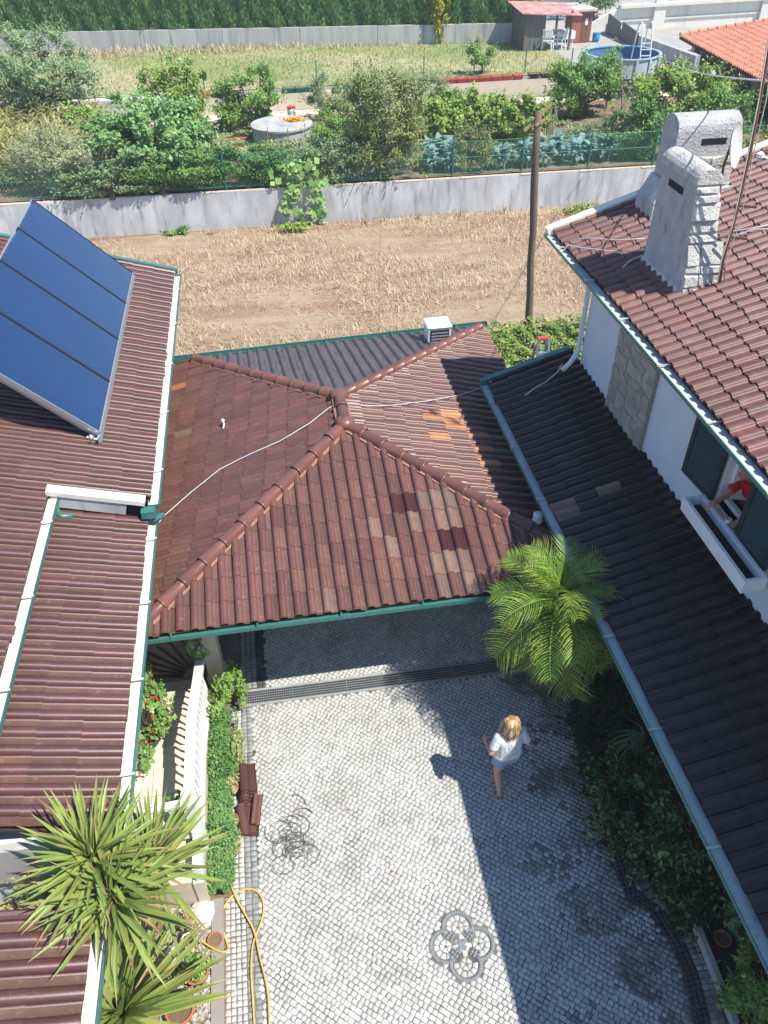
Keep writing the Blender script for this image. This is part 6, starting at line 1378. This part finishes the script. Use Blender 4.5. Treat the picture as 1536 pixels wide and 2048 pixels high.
blond = mat('blond_hair', (.40,.26,.13), (.22,.12,.055), 16, rough=.55, stretch=(4,4,.4), bump=.7, bscale=45); tee = mat('white_cotton', (.78,.78,.77), (.70,.70,.70), 9, rough=.9, bump=.9, bscale=9, bdist=.06, stretch=(2,2,.7))
denim = mat('denim', (.20,.30,.42), (.27,.37,.48), 25, rough=.9, bump=.4, bscale=60); redtee = mat('red_cotton', (.62,.02,.035), (.5,.015,.03), 9, rough=.9); tansole = mat('sandal_leather', (.27,.14,.08), rough=.7); ghair = mat('dark_hair', (.05,.04,.035), rough=.6); eyew = mat('eye_white', (.75,.74,.72), rough=.3)
W0 = at(1003, 1578, 0); WMt = Matrix.Translation(Vector(W0)) @ Matrix.Rotation(.08, 4, 'Z')
wo = thing('person', 'person in white t-shirt and denim shorts walking away over the cobbles', 'person', W0)
b = MB()
LA, RA = V(-.085,-.13,.085), V(.075,.26,.075)
for hip, knee, ank in ((V(-.085,0,.86), V(-.095,.03,.47), LA), (V(.085,0,.86), V(.09,.17,.47), RA)):
    capsule(b, hip, knee, .085, .056); capsule(b, knee, knee+(ank-knee)*.35+V(0,-.012,0), .054, .053); capsule(b, knee+(ank-knee)*.35+V(0,-.012,0), ank, .053, .033)
    capsule(b, ank+V(0,-.035,-.05), ank+V(0,.1,-.06), .032, .03, 8); capsule(b, ank+V(0,.08,-.062), ank+V(.0,.16,-.066), .034, .02, 8)
capsule(b, (-.06,0,.93), (.06,0,.93), .125, .125); capsule(b, (0,0,.95), (0,0,1.12), .13, .112); capsule(b, (-.03,.0,1.12), (-.05,0,1.3), .105, .095); capsule(b, (.03,.0,1.12), (.05,0,1.3), .105, .095); capsule(b, (-.14,0,1.375), (.14,0,1.375), .052, .052); capsule(b, (0,0,1.36), (0,.02,1.5), .05, .045)
head(b, (0,.035,1.565), (0,1,-.1))
for s, el, wr in ((-1, V(-.27,-.07,1.13), V(-.26,.15,1.07)), (1, V(.27,-.05,1.12), V(.27,.17,1.08))):
    sh_ = V(s*.165,0,1.365); capsule(b, sh_, el, .048, .037); capsule(b, el, wr, .037, .024); hand(b, wr, wr-el, (-s*.6,0,.8), .6)
remesh(b, 'body', skin, wo, WMt, .009, 3)
b = MB(); capsule(b, (-.075,0,.97), (.075,0,.97), .135, .135); capsule(b, (-.06,0,1.02), (-.075,0,1.28), .135, .118); capsule(b, (.06,0,1.02), (.075,0,1.28), .135, .118); capsule(b, (-.14,0,1.365), (.14,0,1.365), .068, .068); capsule(b, (0,-.02,1.1), (0,-.01,1.3), .13, .12)
for s, el in ((-1, V(-.27,-.07,1.13)), (1, V(.27,-.05,1.12))): sh_ = V(s*.165,0,1.365); capsule(b, sh_, sh_+(el-sh_)*.62, .066, .066)
remesh(b, 't_shirt', tee, wo, WMt, .012, 4)
b = MB(); capsule(b, (-.07,0,.9), (.07,0,.9), .138, .138); 
for hip, knee in ((V(-.09,0,.86), V(-.1,.03,.47)), (V(.09,0,.86), V(.1,.17,.47))): capsule(b, hip, hip+(knee-hip)*.34, .108, .104)
remesh(b, 'shorts', denim, wo, WMt, .012, 3)
b = MB(); ell(b, (0,.025,1.585), (.092,.104,.115))
for i in range(26):
    a_ = pi+ (i/25)*pi*1.0; rx = .098+random.uniform(-.008,.012); x, y = math.cos(a_)*rx, math.sin(a_)*rx*.95+.015; capsule(b, (x*.85,y*.85,1.62), (x*1.12,y*1.12+random.uniform(-.012,.012),1.40+random.uniform(-.025,.035)), .03, .016, 7)
hr = remesh(b, 'hair', blond, wo, WMt, .009, 1)
for i in range(110):
    a_ = pi*.85+random.random()*pi*1.3; rx = .098+random.uniform(0,.022); x, y = math.cos(a_)*rx, math.sin(a_)*rx*.97+.018; zl = 1.37+random.uniform(-.03,.11); ph = random.uniform(0,6); q = MB()
    q.tube([(x*.35,y*.35+.012,1.70),(x*.8,y*.8,1.665),(x,y,1.58),(x*1.12+.014*math.sin(ph),y*1.12+.01*math.cos(ph),1.49),(x*1.22+.02*math.sin(ph+2),y*1.25+.015*math.sin(ph),zl)], [.005,.009,.010,.009,.003], 4)
    place(bpy.data.objects.new('hair_strand', q.mesh('hair_strand', blond if i % 2 else blond2, True)), hr, WMt)
for a_ in (LA, RA): b = MB(); b.prism([(a_[0]-.036,a_[1]-.075),(a_[0]+.036,a_[1]-.075),(a_[0]+.045,a_[1]+.1),(a_[0]+.02,a_[1]+.19),(a_[0]-.02,a_[1]+.19),(a_[0]-.045,a_[1]+.1)], a_[2]-.105, a_[2]-.082); b.box(a_[0]-.04,a_[0]+.04,a_[1]+.06,a_[1]+.09,a_[2]-.082,a_[2]-.022); b.box(a_[0]-.042,a_[0]+.042,a_[1]-.045,a_[1]-.02,a_[2]-.03,a_[2]+.01); o = b.mesh('sandal', tansole); place(bpy.data.objects.new('sandal', o), wo, WMt)
# person leaning at the window
hd_ = atX(1499,944,5.48); shl = atX(1481,962,5.46); hn = atX(1415,1002,5.02); h2 = atX(1462,1046,5.2)
mp = thing('person', 'person in red t-shirt leaning out of the shuttered window', 'person', V(5.55, hd_[1], 3.4)); I4 = Matrix.Identity(4)
tc = V(5.62, hd_[1]-.02, hd_[2]-.30); b = MB(); fw_ = V(-1,.25,-.25)
capsule(b, tc+V(0,-.1,-.3), tc+V(0,.1,-.3), .13, .13); capsule(b, tc+V(0,-.09,0), tc+V(0,.09,0), .13, .13); capsule(b, tc+V(0.02,0,.02), hd_-V(-.01,0,.06), .06, .05); head(b, hd_, fw_, 1.05)
e1_ = (shl+hn)/2+V(.02,-.04,-.05); capsule(b, shl, e1_, .052, .042); capsule(b, e1_, hn+V(.06,-.06,.02), .042, .028); hand(b, hn+V(.06,-.06,.02), hn-shl, (0,-.7,.4), .9, 1.05)
sr_ = V(shl[0]+.05, hd_[1]-.2, shl[2]); e2_ = V(5.45, hd_[1]-.26, h2[2]+.12); capsule(b, sr_, e2_, .052, .042); capsule(b, e2_, h2+V(.06,-.03,.03), .042, .028); hand(b, h2+V(.06,-.03,.03), h2-e2_, (0,.8,.2), .9, 1.05)
remesh(b, 'body', skin2, mp, I4, .01, 3)
b = MB(); capsule(b, tc+V(0,-.1,-.34), tc+V(0,.1,-.34), .15, .15); capsule(b, tc+V(0,-.1,.02), tc+V(0,.1,.02), .148, .148); capsule(b, tc+V(-.02,-.14,.09), shl, .075, .072); capsule(b, shl, shl+(e1_-shl)*.5, .07, .068); capsule(b, tc+V(-.02,0,.09), sr_, .075, .07); capsule(b, sr_, sr_+(e2_-sr_)*.5, .07, .068)
remesh(b, 't_shirt', redtee, mp, I4, .012, 3)
b = MB(); ell(b, hd_+V(.02,0,.035), (.09,.095,.1)); remesh(b, 'hair', ghair, mp, I4, .012, 2)
b = MB(); c = h2+V(-.03,.02,-.03); b.lathe(c, [(.03,0),(.036,.08),(.036,.085),(.03,.08)], 12, capt=False); tag(b.build('cup', M['whitep'], None, True), 'white cup held on the window sill', 'cup')
# ------------------------------------------------------------------ thin summer haze
hb = MB(); hb.box(-150, 150, -55, 250, -2.3, 13.5); hm = bpy.data.materials.new('haze'); hm.use_nodes = True
hn = hm.node_tree.nodes; hn.remove(hn['Principled BSDF']); pv = hn.new('ShaderNodeVolumePrincipled'); pv.inputs['Color'].default_value = (.93,.96,1,1); pv.inputs['Density'].default_value = .0009; pv.inputs['Anisotropy'].default_value = 0.0
hm.node_tree.links.new(pv.outputs[0], hn['Material Output'].inputs['Volume']); ho = hb.build('haze', hm); ho['kind'] = 'stuff'; ho['label'] = 'thin pale summer haze over the gardens'; ho['category'] = 'haze'
